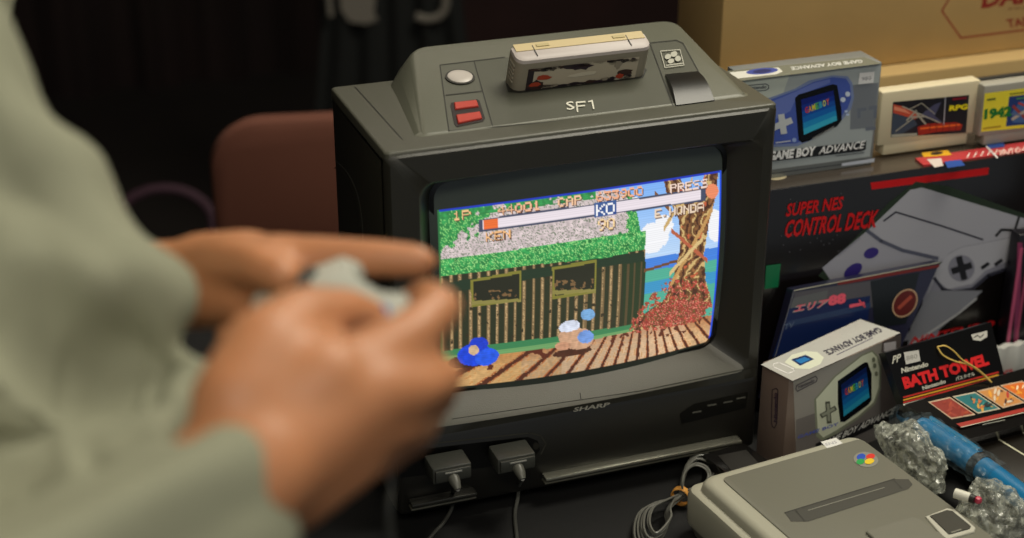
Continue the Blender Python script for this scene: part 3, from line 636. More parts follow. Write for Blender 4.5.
# --- upper box standing on the black console box
u1 = atZ(873, 165, SZ); uw = .150; GU = [(u1.x-uw, u1.y+.002), (u1.x, u1.y+.002), (u1.x, u1.y+.042), (u1.x-uw, u1.y+.042)]
GUZ = un(882, 62, (0, 1, 0), (0, u1.y+.002, 0)).z
def art_up(T, c, z0, z1):
    yf = c[0][1]; a = Art((0, 1, 0), (0, yf, 0), step=.00012); a.fr = (720, 50, 4.268)
    a.poly([(-40, 140), (688, 58), (640, 455), (-40, 545)], mat('#a8b0b2', .28)); a.poly([(-40, 140), (300, 98), (250, 240), (-40, 300)], mat('#c0c8c0', .28))
    a.poly([(560, 150), (676, 140), (655, 330), (555, 340)], mat('#848a92', .3, metal=.2)); 
    for i, q in enumerate([[(585, 250), (625, 245), (625, 258), (600, 262), (600, 290), (588, 292)], [(635, 240), (672, 236), (668, 290), (655, 292), (656, 252), (636, 256)], [(620, 330), (665, 325), (664, 340), (622, 345)]]): a.poly(q, mat('#6f7684', .35))
    lt = mat('#4c525c', .4); a.line([(110, 152), (195, 145), (208, 152), (207, 165), (195, 172), (112, 180)], 4, lt); a.text('Nintendo', (112, 172), (198, 164), (113, 156), lt, .03)
    a.poly([(60, 300), (180, 215), (320, 165), (380, 130), (480, 108), (545, 112), (565, 140), (572, 200), (560, 250), (520, 300), (400, 380), (330, 410), (200, 415), (60, 420)], mat('#7c8cb8', .3))
    a.poly([(80, 300), (190, 222), (325, 172), (400, 136), (480, 116), (538, 122), (556, 150), (560, 205), (546, 246), (512, 292), (400, 372), (325, 398), (200, 404), (80, 408)], mat('#4a60b4', .28))
    a.poly([(200, 228), (325, 176), (400, 140), (470, 124), (470, 140), (330, 196), (300, 260), (230, 300)], mat('#6a7cc4', .3))
    a.poly([(320, 205), (335, 190), (480, 146), (500, 150), (518, 250), (520, 300), (500, 325), (380, 388), (350, 396), (335, 385)], mat('#14171c', .2, coat=.5))
    grad_quad(a, [(346, 212), (484, 172), (500, 300), (358, 362)], ['#12247c', '#143494', '#1450aa', '#1468bc', '#2090cc', '#3ab4d8'])
    rainbow(a, 'GAMEBOY', (365, 272), (470, 232), (362, 245), RB); a.text('GAME BOY ADVANCE', (395, 384), (488, 332), (393, 376), mat('#a8a8a8', .4), .02)
    cr = mat('#c7ccd0', .35); a.line([(232, 330), (300, 302)], 27, cr); a.line([(262, 282), (272, 350)], 27, cr)
    for q in ((525, 212), (545, 188)): a.ell(q, 11, 11, mat('#d0dcf0', .3))
    for q in ((538, 262), (545, 276)): a.ell(q, 7, 5, mat('#c0d0f0', .3))
    a.line([(240, 396), (300, 388)], 5, mat('#c8ccd4', .4)); a.ell((317, 384), 9, 9, mat('#9ab0e0', .4))
    a.poly([(596, 98), (660, 92), (655, 140), (590, 147)], mat('#e6e6e6', .5)); a.text('980', (604, 132), (645, 127), (605, 116), mat('#7c7c84', .5), .0)
    a.poly([(170, 440), (625, 388), (622, 425), (600, 432), (200, 478), (170, 480)], mat('#1e2024', .4)); W = mat('#f2f2f2', .4)
    a.text('GAME BOY', (205, 474), (405, 450), (212, 433), W, .05); a.text('ADVANCE', (420, 446), (612, 420), (430, 412), W, .02)
    a.line([(495, 452), (615, 438)], 2.5, lt); a.line([(200, 530), (520, 488)], 4, mat('#4c5258', .4)); a.poly([(520, 484), (660, 462), (658, 478), (520, 496)], mat('#c4cad8', .2)); a.build('front_print', T)
    a = Art((0, 0, 1), (0, 0, z1), step=.00015); a.fr = (720, 50, 4.268)
    a.poly([(10, 92), (615, 30), (690, 58), (60, 135)], mat('#84887c', .25, metal=.3)); a.poly([(40, 96), (250, 74), (268, 92), (240, 104), (70, 122)], mat('#d4d4cc', .3)); a.ell((180, 90), 68, 13, mat('#3a4c9c', .3), -5); a.ell((180, 90), 40, 8, mat('#1c2a64', .3), -5)
    a.text('GAME BOY ADVANCE', (605, 40), (300, 72), (612, 54), mat('#c8c8c4', .4), .04); a.build('top_print_or_reflection', T)
handheld_box('handheld_console_box', 'silver handheld console box picturing a blue device, standing on top of black console box', [Vector(p) for p in GU], SZ+.0002, GUZ, mat('#8a8f90', .35, metal=.25, coat=.3), None, None, None, None, art_up)

# ---------------------------------------------------------------- cartridges on the black box
def cart_block(name, label, bl, br, tl, depth, body, art, foot=True, fr=(870, 60, 4.636), yoff=0.):
    z0 = SZ+.003 if yoff == 0 else SZ+.003
    b0 = atZ(bl[0], bl[1], z0); y = b0.y; b1 = un(br[0], br[1], (0, 1, 0), (0, y, 0)); zt = un(tl[0], tl[1], (0, 1, 0), (0, y, 0)).z
    T = thing(name, label, 'game cartridge', ((b0.x+b1.x)/2, y+depth/2, z0), 'console cartridges displayed on the black box')
    x0, x1 = b0.x, b1.x; xm = (x0+x1)/2; h = zt-z0; m = MB()
    m.box((xm, y+depth/2, z0+h*.58), (x1-x0, depth, h*.84), body, .0025); m.box((xm, y+depth/2+.0005, z0+h*.12), ((x1-x0)*.86, depth-.001, h*.24), body, .0015)
    m.build('shell', T); a = Art((0, 1, 0), (0, y, 0), step=.00012); a.fr = fr; art(a); a.build('label', T); return T
def art_ship(a):
    a.poly([(106, 195), (460, 162), (445, 338), (96, 358)], mat('#1a1a20', .4)); 
    a.poly([(108, 205), (180, 235), (220, 300), (130, 352), (98, 352)], mat('#3c4858', .4)); a.poly([(108, 205), (165, 218), (230, 260), (210, 275), (108, 245)], mat('#c65038', .4)); a.poly([(112, 214), (160, 228), (190, 250), (112, 232)], mat('#e89070', .4))
    a.poly([(240, 250), (300, 205), (330, 195), (300, 260), (340, 290), (260, 270)], mat('#4a4c68', .4))
    for (p, q, w_) in (((150, 215), (345, 300), 6), ((180, 230), (240, 200), 4), ((170, 280), (215, 235), 7), ((215, 245), (260, 300), 9), ((190, 265), (250, 262), 8), ((240, 200), (300, 250), 4), ((120, 330), (200, 270), 5)): a.line([p, q], w_, mat('#a8a494', .4))
    a.poly([(220, 310), (270, 295), (400, 288), (430, 300), (420, 325), (300, 335), (225, 350)], mat('#a02a18', .4)); a.line([(235, 318), (415, 300)], 9, mat('#f06a28', .4))
    for x in (280, 310, 340, 370, 400): a.line([(x, 294), (x-3, 330)], 3, mat('#5c1410', .4))
    a.poly([(100, 345), (220, 338), (218, 350), (98, 357)], mat('#a8a898', .4)); a.line([(350, 172), (342, 300)], 4, mat('#b8b8c0', .4))
    a.text('RPG', (366, 237), (452, 229), (370, 211), mat('#f0e01c', .4), .05); a.line([(385, 182), (445, 176)], 10, mat('#7c1424', .4))
def art_1942(a):
    a.poly([(532, 155), (760, 125), (760, 310), (515, 333)], mat('#f0e03c', .4)); g = mat('#1c7a34', .4)
    a.poly([(645, 170), (760, 155), (760, 295), (630, 308)], mat('#28407c', .4)); a.poly([(660, 240), (700, 190), (760, 200), (760, 290), (660, 290)], mat('#4c6ca0', .4))
    for p, q, w_, c in (((665, 215), (730, 280), 14, '#a04038'), ((660, 275), (730, 230), 12, '#c0b4a0'), ((690, 200), (740, 220), 9, '#c8443c'), ((650, 250), (700, 255), 8, '#687898'), ((680, 180), (740, 172), 6, '#5a9c5c')): a.line([p, q], w_, mat(c, .4))
    a.text('1942', (528, 278), (655, 262), (532, 228), g, .06); a.line([(545, 185), (580, 180)], 9, mat('#6c7430', .4)); a.line([(525, 318), (605, 307)], 6, mat('#b08828', .4)); a.line([(650, 158), (714, 150)], 6, mat('#8a8a30', .4))
cart_block('game_cartridge', 'cream game cartridge with spaceship label, leftmost of the two on the black box', (876, 157), (974, 142), (886, 92), .017, mat('#cfc3a4', .5), art_ship)
cart_block('game_cartridge', 'grey game cartridge with yellow 1942 label at the right end of black box', (977, 147), (1066, 134), (984, 86), .017, mat('#98958a', .5), art_1942)
def cart_stand():
    p = atZ(960, 115, SZ); m = MB(); y = SY1-.012
    x0 = un(960, 90, (0, 1, 0), (0, y, 0)).x; zt = un(960, 81, (0, 1, 0), (0, y, 0)).z
    m.box(((x0+SX1)/2-.01, y, (SZ+zt)/2+.0005), (SX1-x0-.02, .008, zt-SZ), mat('#2a2b2a', .4), .001)
    tag(m.build('game_case'), 'thin dark grey case standing behind the yellow label cartridge', 'game case')
cart_stand()
def booklet():
    z = SZ+.0012; m = MB()
    q = [(915, 158), (1030, 141), (1036, 152), (928, 168)]; pts = [atZ(x, y, z+.0012) for x, y in q]; pts[1].x -= .0; 
    m.loft([[Vector((p.x, max(p.y, SY0+.002), SZ+.0003)) for p in pts], [Vector((p.x, max(p.y, SY0+.002), z+.0012)) for p in pts]], mat('#b8383c', .35))
    T = thing('booklet', 'bright red and yellow folded leaflet lying under the cartridges', 'booklet', tuple(pts[0]))
    m.build('pages', T); a = Art((0, 0, 1), (0, 0, z+.0012), step=.00015); a.fr = (870, 60, 4.636)
    a.poly([(238, 430), (360, 418), (380, 440), (250, 450)], mat('#e8b020', .35)); a.ell((310, 432), 30, 8, mat('#302018', .4), -8); a.poly([(262, 460), (330, 455), (340, 490), (300, 498)], mat('#d8ccc4', .35))
    a.poly([(345, 470), (420, 462), (440, 488), (360, 500)], mat('#2850a0', .35)); a.poly([(540, 392), (620, 382), (625, 402), (550, 412)], mat('#2c4c94', .35)); 
    for i in range(9): a.line([(450+i*32, 452-i*4), (462+i*32, 432-i*4)], 5, mat('#e8d8d0', .4))
    a.line([(540, 400), (590, 452)], 8, mat('#d0c8c8', .4)); a.text('TAITO', (595, 445), (700, 428), (592, 420), mat('#e8b8b0', .4), .02); a.build('cover_print', T)
booklet()

# ---------------------------------------------------------------- leaning thin game box
def leaning_box():
    T = thing('game_box', 'thin dark blue game box with pink lettering leaning on the black console box', 'game box', (.31, .06, 0))
    # front plane through three measured corners
    A = atY(793, 290, .056); B = atY(940, 262, .060); D = atY(775, 358, .040)
    n = (B-A).cross(D-A).normalized(); n = n if (CAM-A).dot(n) > 0 else -n
    e1 = (B-A).normalized(); e2 = n.cross(e1); e2 = e2 if e2.z < 0 else -e2
    BR = un(901, 347, n, A)
    q = [A, B, B+(BR-B).normalized()*.115, A+(D-A).normalized()*.115]
    m = MB(); m.loft([q, [p-n*.012 for p in q]], mat('#24243a', .3, coat=.3)); m.build('carton', T)
    a = Art(n, A, step=.00015); a.fr = (750, 250, 4.485)
    a.poly([(200, 190), (600, 128), (600, 250), (190, 305)], mat('#4c4a50', .3)); a.poly([(195, 215), (350, 180), (340, 240), (180, 262)], mat('#56585a', .35))
    a.poly([(180, 262), (540, 205), (530, 310), (450, 400), (100, 480), (150, 330)], mat('#10204c', .3)); a.poly([(170, 320), (540, 235), (540, 262), (165, 345)], mat('#26385c', .3))
    a.poly([(540, 140), (760, 100), (700, 330), (560, 350)], mat('#181c20', .3)); a.poly([(395, 140), (850, 65), (848, 78), (395, 158)], mat('#6c201c', .3))
    a.line([(198, 182), (850, 56)], 4, mat('#b4b29c', .4)); a.line([(198, 182), (112, 480)], 3, mat('#6c6c70', .4))
    pk = mat('#d85468', .35); wh = mat('#9a9290', .4)
    a.text('エリア', (190, 285), (345, 255), (205, 248), wh, .06); a.text('エリア', (196, 280), (340, 252), (210, 246), pk, .02); a.text('88', (350, 252), (430, 238), (352, 205), pk, .06)
    a.line([(450, 252), (510, 240)], 14, pk); a.line([(490, 225), (515, 255)], 7, mat('#c84c58', .4)); a.text('TV', (150, 360), (195, 345), (155, 335), mat('#5c6a84', .4), .0)
    a.fr = (864, 300, 6.4); a.ell((262, 20), 72, 100, mat('#b89878', .4), 35, 24); a.ell((262, 20), 64, 90, mat('#5a1c1a', .4), 35, 24); a.line([(225, 50), (300, -20)], 22, mat('#a04838', .4))
    a.build('front_print', T)
leaning_box()

# ---------------------------------------------------------------- bath towel pack
def towel_pack():
    T = thing('towel_pack', 'black bath towel package with bold red lettering and a looped yellow string', 'package', (.38, -.06, .05))
    # header card: nearly upright plane through measured corners
    A = atZ(885, 353, .118); Bt = atZ(991, 322, .118); D = atZ(903, 404, .072); E_ = atZ(1003, 373, .072)
    n = (Bt-A).cross(D-A).normalized(); n = n if (CAM-A).dot(n) > 0 else -n
    P = lambda x, y: un(x, y, n, A)
    q = [P(885, 353), P(991, 322), P(1004, 374), P(903, 404)]
    m = MB(); m.loft([q, [p-n*.01 for p in q]], mat('#0c0b0b', .3, coat=.3)); m.build('header_card', T)
    a = Art(n, A, step=.00012); a.fr = (864, 300, 6.4); R = mat('#e02a2c', .4); W = mat('#c8c6b8', .4)
    a.text('PP', (180, 410), (232, 392), (188, 358), W, .02); a.poly([(255, 335), (350, 320), (362, 390), (268, 412)], mat('#c4c2bc', .5)); a.text('880', (272, 388), (342, 372), (270, 360), mat('#85837c', .5), .0)
    a.poly([(685, 222), (788, 196), (790, 235), (745, 262), (700, 255)], mat('#d0cec4', .4)); a.line([(705, 240), (725, 226), (745, 240), (765, 220)], 6, DARK)
    a.text('Nintendo', (240, 470), (412, 425), (238, 436), W, .04); a.text('BATH TOWEL', (262, 572), (805, 415), (240, 496), R, .06)
    a.fr = (744, 294, 3.657); a.text('Nintendo', (655, 352), (740, 325), (650, 338), W, .03); a.text('バスタオル', (775, 318), (845, 298), (772, 304), W, .03)
    for (y, c) in ((378, '#c8342c'), (388, '#d8a030'), (397, '#c8342c'), (405, '#e0dccc')): a.line([(584, y), (930, y-92)], 5.5, mat(c, .4))
    a.build('header_print', T)
    # packed towel, sloping toward the table
    D2 = P(903, 404); E2 = P(1004, 374); dz = .045
    G1 = atZ(962, 441, .048); G2 = atZ(1062, 415, .048); n2 = (E2-D2).cross(G1-D2).normalized(); n2 = n2 if (CAM-D2).dot(n2) > 0 else -n2
    P2 = lambda x, y: un(x, y, n2, D2); q = [P2(903, 404), P2(1050, 360), P2(1075, 412), P2(962, 441)]
    m = MB(); c = sum(q, Vector())/4; m.loft([[c+(p-c)*1.0-n2*.016 for p in q], [c+(p-c)*1.01-n2*.008 for p in q], [c+(p-c)*.985 for p in q]], mat('#131110', .2, coat=.5), smooth=False); m.build('pack_body', T)
    a = Art(n2, c, step=.00015); a.fr = (864, 380, 6.4)
    def pic(q, border, base, blobs, seed):
        a.poly(q, mat(border, .35)); cc = (sum(p[0] for p in q)/4, sum(p[1] for p in q)/4); q2 = [(cc[0]+(p[0]-cc[0])*.9, cc[1]+(p[1]-cc[1])*.88) for p in q]; a.poly(q2, mat(base, .35))
        q3 = [(cc[0]+(p[0]-cc[0])*.7, cc[1]+(p[1]-cc[1])*.7) for p in q]; a.noise_blobs(q3, [mat(b_, .4) for b_ in blobs], 14, 11, seed)
    pic([(410, 140), (550, 108), (715, 222), (560, 250)], '#c0a88c', '#8a2a1c', ['#a8401c', '#9c3420'], 1)
    pic([(565, 105), (710, 75), (875, 185), (730, 215)], '#c0b49c', '#1c6c70', ['#2c8c84', '#d0a040', '#101c20', '#c87038'], 2)
    pic([(720, 70), (860, 38), (1030, 145), (890, 180)], '#c4a88c', '#c88848', ['#e8a030', '#b83024', '#d8c8b0', '#502820'], 3)
    pic([(870, 34), (1010, 5), (1180, 100), (1040, 140)], '#c4a88c', '#d86c20', ['#f0a030', '#c03c1c', '#f0e0c0'], 4)
    a.poly([(590, 280), (1080, 165), (1095, 185), (620, 300)], mat('#a83024', .35)); a.line([(620, 302), (1100, 190)], 4, mat('#d8d0bc', .4)); a.line([(760, 285), (900, 255)], 5, mat('#86867c', .4))
    a.build('pack_print', T)
    # string
    a0 = lambda x, y, h: un(864+x/6.4, 300+y/6.4, n, A)+n*h
    m = MB(); m.tube(catmull([a0(460, 300, .002), a0(490, 355, .004), a0(560, 395, .006), a0(640, 415, .006), a0(720, 465, .006), a0(790, 530, .006)], 6), .0008, mat('#d8b860', .6), 6)
    m.tube(catmull([a0(460, 300, .002), a0(500, 296, .005), a0(545, 330, .007), a0(600, 385, .007), a0(690, 440, .007), a0(765, 500, .006), a0(790, 530, .006)], 6), .0008, mat('#d8b860', .6), 6); m.build('string_loop', T)
towel_pack()

# ---------------------------------------------------------------- small things at the right end
def right_things():
    # black flat case with white outline under the towel pack
    T = thing('flat_case', 'flat black case with white line drawing under the towel package', 'case', (.44, -.13, 0))
    z = .032; q = [atZ(925, 418, z), atZ(1075, 388, z), atZ(1140, 465, z), atZ(985, 500, z)]
    q = [atZ(935, 425, z), atZ(1090, 395, z), atZ(1150, 455, z), atZ(1010, 495, z)]
    m = MB(); prism([(p.x, p.y) for p in q][::-1], .0, z, mat('#1c1813', .35), .002, m); m.build('shell', T)
    a = Art((0, 0, 1), (0, 0, z), step=.0002); a.fr = (864, 380, 6.4); W = mat('#c4c2a8', .4)
    a.line([(1100, 262), (790, 335), (1060, 500)], 9, W); a.line([(985, 318), (1100, 380)], 7, W); a.build('outline_print', T)
    # silver packet
    T = thing('silver_packet', 'shiny silver packet standing behind the towel package at the right', 'packet', (.53, .0, .05))
    y = .045; p0 = atY(993, 349, y); p1 = atY(1060, 335, y); zb = .0
    m = MB(); loops = []
    for k in range(15):
        x = p0.x+(p1.x-p0.x)*k/14; th = .006+.004*math.sin(k*1.7); zt = p0.z+.0015*math.sin(k*2.3)
        loops.append([(x, y-.001, zb), (x, y-th, zb+(zt-zb)*.5), (x, y-.002, zt), (x, y+.006, zt), (x, y+th+.004, zb+(zt-zb)*.5), (x, y+.006, zb)])
    m.loft(loops, mat('#d4d4ce', .25), smooth=True); m.build('foil', T)
    a = Art((0, 1, 0), (0, y-.011, 0), step=.0003); a.text('CL', (1004, 377), (1016, 374), (1003, 371), mat('#d83040', .4), .05); a.build('red_print', T)
    # slim box with pink edge
    y = .055; T = thing('game_case', 'slim upright black game case with bright pink spine at the right edge', 'game case', (.55, y, .0))
    xa = atY(1011, 300, y).x; zt = atY(1015, 236, y).z
    m = MB(); m.box((xa+.028, y+.008, zt/2), (.056, .016, zt), mat('#17141a', .3), .001); m.build('case_body', T)
    m = MB(); m.box((xa+.0035, y-.0004, zt*.55), (.004, .001, zt*.72), mat('#c4587c', .4)); m.box((xa+.014, y-.0004, zt*.55), (.003, .001, zt*.72), mat('#a84868', .4)); m.build('spine_stripe', T)
    # second blue stripe of print low on the case
    a = Art((0, 1, 0), (0, y, 0), step=.0003); a.line([(1020, 178+66), (1016, 345)], 5, mat('#8c3c60', .4)); a.build('spine_print', T)
    # dark low box in front of the silver box
    T = thing('accessory_box', 'low glossy black box between the television and the grey console', 'box', (.18, -.065, 0))
    c = [Vector((.137, -.068)), Vector((.262, -.058)), Vector((.254, -.034)), Vector((.195, -.0495)), Vector((.165, -.0285)), Vector((.129, -.037))]
    c = [Vector((.128, -.082)), Vector((.175, -.072)), Vector((.165, -.022)), Vector((.118, -.030))]
    prism([(p.x, p.y) for p in c], 0, .034, mat('#151413', .22, coat=.3), .001).build('carton', T)
    m = MB(); m.box((.146, -.052, .0343), (.03, .03, .0005), mat('#24221f', .4)); m.build('lid', T)
    # blue wrapped tool
    T = thing('blue_tube', 'bright blue plastic tube with black bands wrapped in clear film', 'tube', (.36, -.1, .0))
    ax = [atZ(903, 413, .052), atZ(930, 433, .051), atZ(965, 456, .050), atZ(1000, 481, .048), atZ(1040, 511, .046)]
    blue = mat('#0f6d9e', .35, coat=.3); m = MB(); pts = catmull(ax, 10); m.tube(pts, .0115, blue, 18, True, [.008+.0035*min(1, i/8) for i in range(len(pts))]); m.build('tube_body', T)
    for p, q in ((5, 7), (23, 25)):
        m = MB(); m.tube(pts[p:q+1], .0122, mat('#17181b', .4), 18); m.build('band', T)
    m = MB(); up = Vector((.004, .012, .006)); m.tube([p+up*1.2 for p in pts[3:26]], .005, mat('#176f98', .3), 12); m.build('side_rail', T)
    film = bubble_mat('#8fa4ac', .10)
    m = MB(); lo = []
    for i, p in enumerate(pts[:30]):
        t = (pts[i+1]-pts[max(0, i-1)]).normalized(); a_ = Vector((0, 0, 1)).cross(t).normalized(); b_ = t.cross(a_); R = random.Random(i)
        lo.append([p+(a_*math.cos(k*math.pi/6)*1.25+b_*math.sin(k*math.pi/6))*(.0145+.003*noise.noise(Vector((i*.5, k*1.7, 2)))) for k in range(12)])
    m.loft(lo, film, True, True, False); m.build('clear_film', T)
def bubble_mat(hexc, dens):
    m = bpy.data.materials.new('clear_film'); m.use_nodes = True; nt = m.node_tree; nt.nodes.clear()
    out = nt.nodes.new('ShaderNodeOutputMaterial'); mx = nt.nodes.new('ShaderNodeMixShader'); tr = nt.nodes.new('ShaderNodeBsdfTransparent'); pb = nt.nodes.new('ShaderNodeBsdfPrincipled')
    pb.inputs['Base Color'].default_value = (*lin(hexc), 1); pb.inputs['Roughness'].default_value = .18; pb.inputs['Specular IOR Level'].default_value = .9
    tc = nt.nodes.new('ShaderNodeTexCoord'); vo = nt.nodes.new('ShaderNodeTexVoronoi'); vo.feature = 'DISTANCE_TO_EDGE'; vo.inputs['Scale'].default_value = 130; bp = nt.nodes.new('ShaderNodeBump'); bp.inputs['Strength'].default_value = 1; bp.inputs['Distance'].default_value = .004
    nt.links.new(tc.outputs['Object'], vo.inputs['Vector']); nt.links.new(vo.outputs['Distance'], bp.inputs['Height']); nt.links.new(bp.outputs['Normal'], pb.inputs['Normal'])
    ns = nt.nodes.new('ShaderNodeTexNoise'); ns.inputs['Scale'].default_value = 120; mr = nt.nodes.new('ShaderNodeMapRange'); mr.inputs['From Min'].default_value = .38; mr.inputs['From Max'].default_value = .68; mr.inputs['To Min'].default_value = dens*.35; mr.inputs['To Max'].default_value = min(1, dens*1.9)
    nt.links.new(tc.outputs['Object'], ns.inputs['Vector']); nt.links.new(ns.outputs['Fac'], mr.inputs['Value']); nt.links.new(mr.outputs['Result'], mx.inputs['Fac'])
    nt.links.new(tr.outputs[0], mx.inputs[1]); nt.links.new(pb.outputs[0], mx.inputs[2]); nt.links.new(mx.outputs[0], out.inputs[0]); return m
right_things()
def crumple(axis, rad, seed, m, amp=.35):
    b = bmesh.new(); bmesh.ops.create_icosphere(b, subdivisions=5, radius=1)
    P0, P1 = axis; L = (P1-P0); mid = (P0+P1)/2; e = L.normalized(); half = L.length/2; zz = Vector((0, 0, 1)); s = e.cross(zz).normalized(); u = s.cross(e)
    for v in b.verts:
        c = v.co.copy(); f = 1+amp*noise.noise(c*1.6+Vector((seed, 0, 0)))+.16*noise.noise(c*4+Vector((0, seed, 0)))+.05*abs(noise.noise(c*11))
        p = mid+e*(c.x*half*f)+s*(c.y*rad[0]*f)+u*(c.z*rad[1]*f); p.z = max(p.z, .001); v.co = p
    mb = MB(); mb.bm(b, m, True); return mb
def bubble():
    bm_ = bubble_mat('#b9bcb0', .42)
    T = thing('bubble_wrap_bundle', 'crumpled clear bubble wrap bundle behind the grey console beside the silver box', 'bubble wrap', (.32, -.06, 0), 'bubble wrap bundles beside the grey console')
    crumple((atZ(884, 432, .04), atZ(940, 480, .04)), (.021, .026), 3.1, bm_).build('wrap', T)
    m = MB(); m.box(tuple(atZ(916, 455, .03)), (.02, .035, .02), mat('#4a4c48', .4), .003); m.build('wrapped_part', T)
    T = thing('bubble_wrap_bundle', 'crumpled clear bubble wrap bundle holding small red and white parts at the lower right', 'bubble wrap', (.36, -.16, 0), 'bubble wrap bundles beside the grey console')
    crumple((atZ(967, 500, .04), atZ(1018, 533, .04)), (.027, .032), 8.7, bm_, .25).build('wrap', T)
    m = MB(); a = atZ(955, 493, .075); b_ = atZ(970, 498, .075); m.cyl(a, b_, .0045, mat('#d8d6c8', .4)); m.build('white_part', T)
    m = MB(); m.box(tuple(atZ(978, 500, .075)), (.006, .006, .006), mat('#c4445a', .4), .002, None); m.build('red_part', T)
    m = MB(); m.cyl(atZ(970, 498, .075), atZ(975, 500, .075), .004, mat('#2a2826', .4)); m.build('dark_part', T)
bubble()

# ---------------------------------------------------------------- game console
def console():
    T = thing('game_console', 'pale grey game console with darker top plate and four coloured dots', 'game console', (.2, -.2, 0))
    th = math.radians(6.5); ex = Vector((math.cos(th), math.sin(th), 0)); ey = Vector((math.sin(th), -math.cos(th), 0)); O = Vector((.067, -.093, 0)); W = .196; L = .235; Hh = .06
    M = Matrix((ex, ey, Vector((0, 0, 1)))).transposed().to_4x4(); M.translation = O
    lt = mat('#a9a796', .45, bump=.06, bscale=900); pl = mat('#737266', .45, bump=.06, bscale=900); m = MB()
    def ring(i, z, r=.012): return [M @ Vector((x, y, z)) for x, y in rrect(i, W-i, i, L-i, r, 6)]
    m.loft([ring(.006, .0005), ring(.002, .012), ring(.001, .0125)], mat('#7f7d72', .5), smooth=True)
    m.build('base', T)
    m = MB(); m.loft([ring(.001, .0125), ring(0, .018), ring(.0, .042), ring(.002, .047), ring(.006, .049), ring(.0085, .049), ring(.0095, .055), ring(.012, .0585), ring(.016, .06)], lt, smooth=True); m.build('shell', T)
    # raised plate on top
    def q(x0, x1, y0, y1, z, r): return [M @ Vector((x, y, z)) for x, y in rrect(x0, x1, y0, y1, r, 5)]
    m = MB(); m.loft([q(.026, W-.014, .022, L-.01, .0595, .006), q(.026, W-.014, .022, L-.01, .061, .006), q(.027, W-.015, .023, L-.011, .0615, .006)], pl, smooth=True); m.build('top_plate', T)
    a = Art((0, 0, 1), (0, 0, .0616), step=.0003); a.fr = (670, 410, 2.893); dk = mat('#403f38', .5); dk2 = mat('#2f2e29', .5)
    a.poly([(332, 296), (650, 200), (690, 200), (702, 215), (690, 228), (400, 322), (350, 322)], dk); a.line([(332, 297), (650, 199)], 3, dk2)
    a.line([(648, 203), (672, 228)], 2, dk2); a.line([(400, 290), (620, 224)], 2.5, mat('#7c7b70', .5)); a.line([(362, 288), (388, 318)], 2, dk2); a.build('cartridge_slot', T)
    a = Art((0, 0, 1), (0, 0, .0616), step=.0004); a.fr = (670, 410, 2.893)
    a.ell((567, 143), 36, 22, mat('#85847a', .5), 8)
    for c, co_, r in (((553, 135), '#2c50b8', (13, 9)), ((551, 149), '#2c9c50', (12, 8)), ((580, 134), '#d8382c', (13, 8)), ((577, 148), '#e8c42c', (14, 8))): a.ell(c, r[0], r[1], mat(co_, .4), -12)
    a.build('round_emblem', T)
    m = MB()
    def onp(pts, z0, z1, mm, name, par=T):
        qq = [un(670+x/2.893, 410+y/2.893, (0, 0, 1), (0, 0, .0615)) for x, y in pts]; c = sum(qq, Vector())/len(qq); m = MB()
        m.loft([[Vector((p.x, p.y, .0605)) for p in qq], [Vector((p.x, p.y, z1-.0008)) for p in qq], [Vector((c.x+(p.x-c.x)*.97, c.y+(p.y-c.y)*.97, z1)) for p in qq]], mm); return m.build(name, par)
    onp([(738, 312), (800, 288), (822, 290), (884, 345), (880, 356), (800, 378), (790, 372)], .06, .0632, mat('#bab8aa', .45), 'switch_frame')
    onp([(750, 312), (800, 295), (816, 298), (870, 342), (866, 350), (806, 366)], .06, .0640, mat('#3c3b35', .4), 'power_switch')
    onp([(566, 358), (700, 316), (720, 322), (860, 420), (700, 480)], .06, .0645, pl, 'eject_panel')
    a = Art((0, 0, 1), (0, 0, .0641), step=.0003); a.fr = (670, 410, 2.893); a.line([(815, 354), (842, 345)], 3, mat('#8a887c', .5)); a.build('switch_print', T)
    a = Art((0, 0, 1), (0, 0, .060), step=.0003); a.fr = (670, 410, 2.893); a.poly([(436, 92), (480, 80), (500, 96), (456, 112)], mat('#dcdcd8', .5)); a.text('SNS', (452, 104), (484, 95), (448, 97), mat('#8c8c98', .5), .0); a.build('sticker', T)
console()

# ---------------------------------------------------------------- cables
CORD = mat('#4a4a46', .4)
def plug(T, px, boot):
    x, y = px; c = atY(x, y, -.022)
    g = mat('#3d3e39', .4, bump=.1, bscale=600); m = MB(); w_, d_, h_ = .037, .027, .0165
    m.box((c.x, -.0215, c.z), (w_, d_, h_), g, .0022); m.box((c.x, -.037, c.z+.001), (w_*.9, .003, h_*.7), g, .001); m.box((c.x, -.039, c.z+.0045), (.016, .0012, .0016), mat('#8a8a84', .4), .0003)
    m.build('plug_body', T)
    m = MB(); m.tube([(c.x, -.037, c.z-.002), (c.x, -.044, c.z-.004), (c.x+.0005, -.049, c.z-.008)], .0, mat('#5d5d56', .4), 14, True, [.0055, .0048, .003]); m.build('strain_relief', T)
    return Vector((c.x+.0005, -.049, c.z-.008))
def second_plug():
    T = thing('controller_plug', 'dark grey controller plug and thin cord, right of the two plugs', 'controller plug', (-.07, -.03, .05))
    s = plug(T, (512, 457), 0)
    m = MB(); pts = [s, atZ(519, 486, .020), atZ(518, 497, .008), atZ(515, 515, .0025), atZ(517, 538, .0025), atZ(520, 575, .0025), atZ(500, 640, .0025)]
    m.tube(catmull(pts, 8), .0018, CORD, 8); m.build('cord', T)
second_plug()
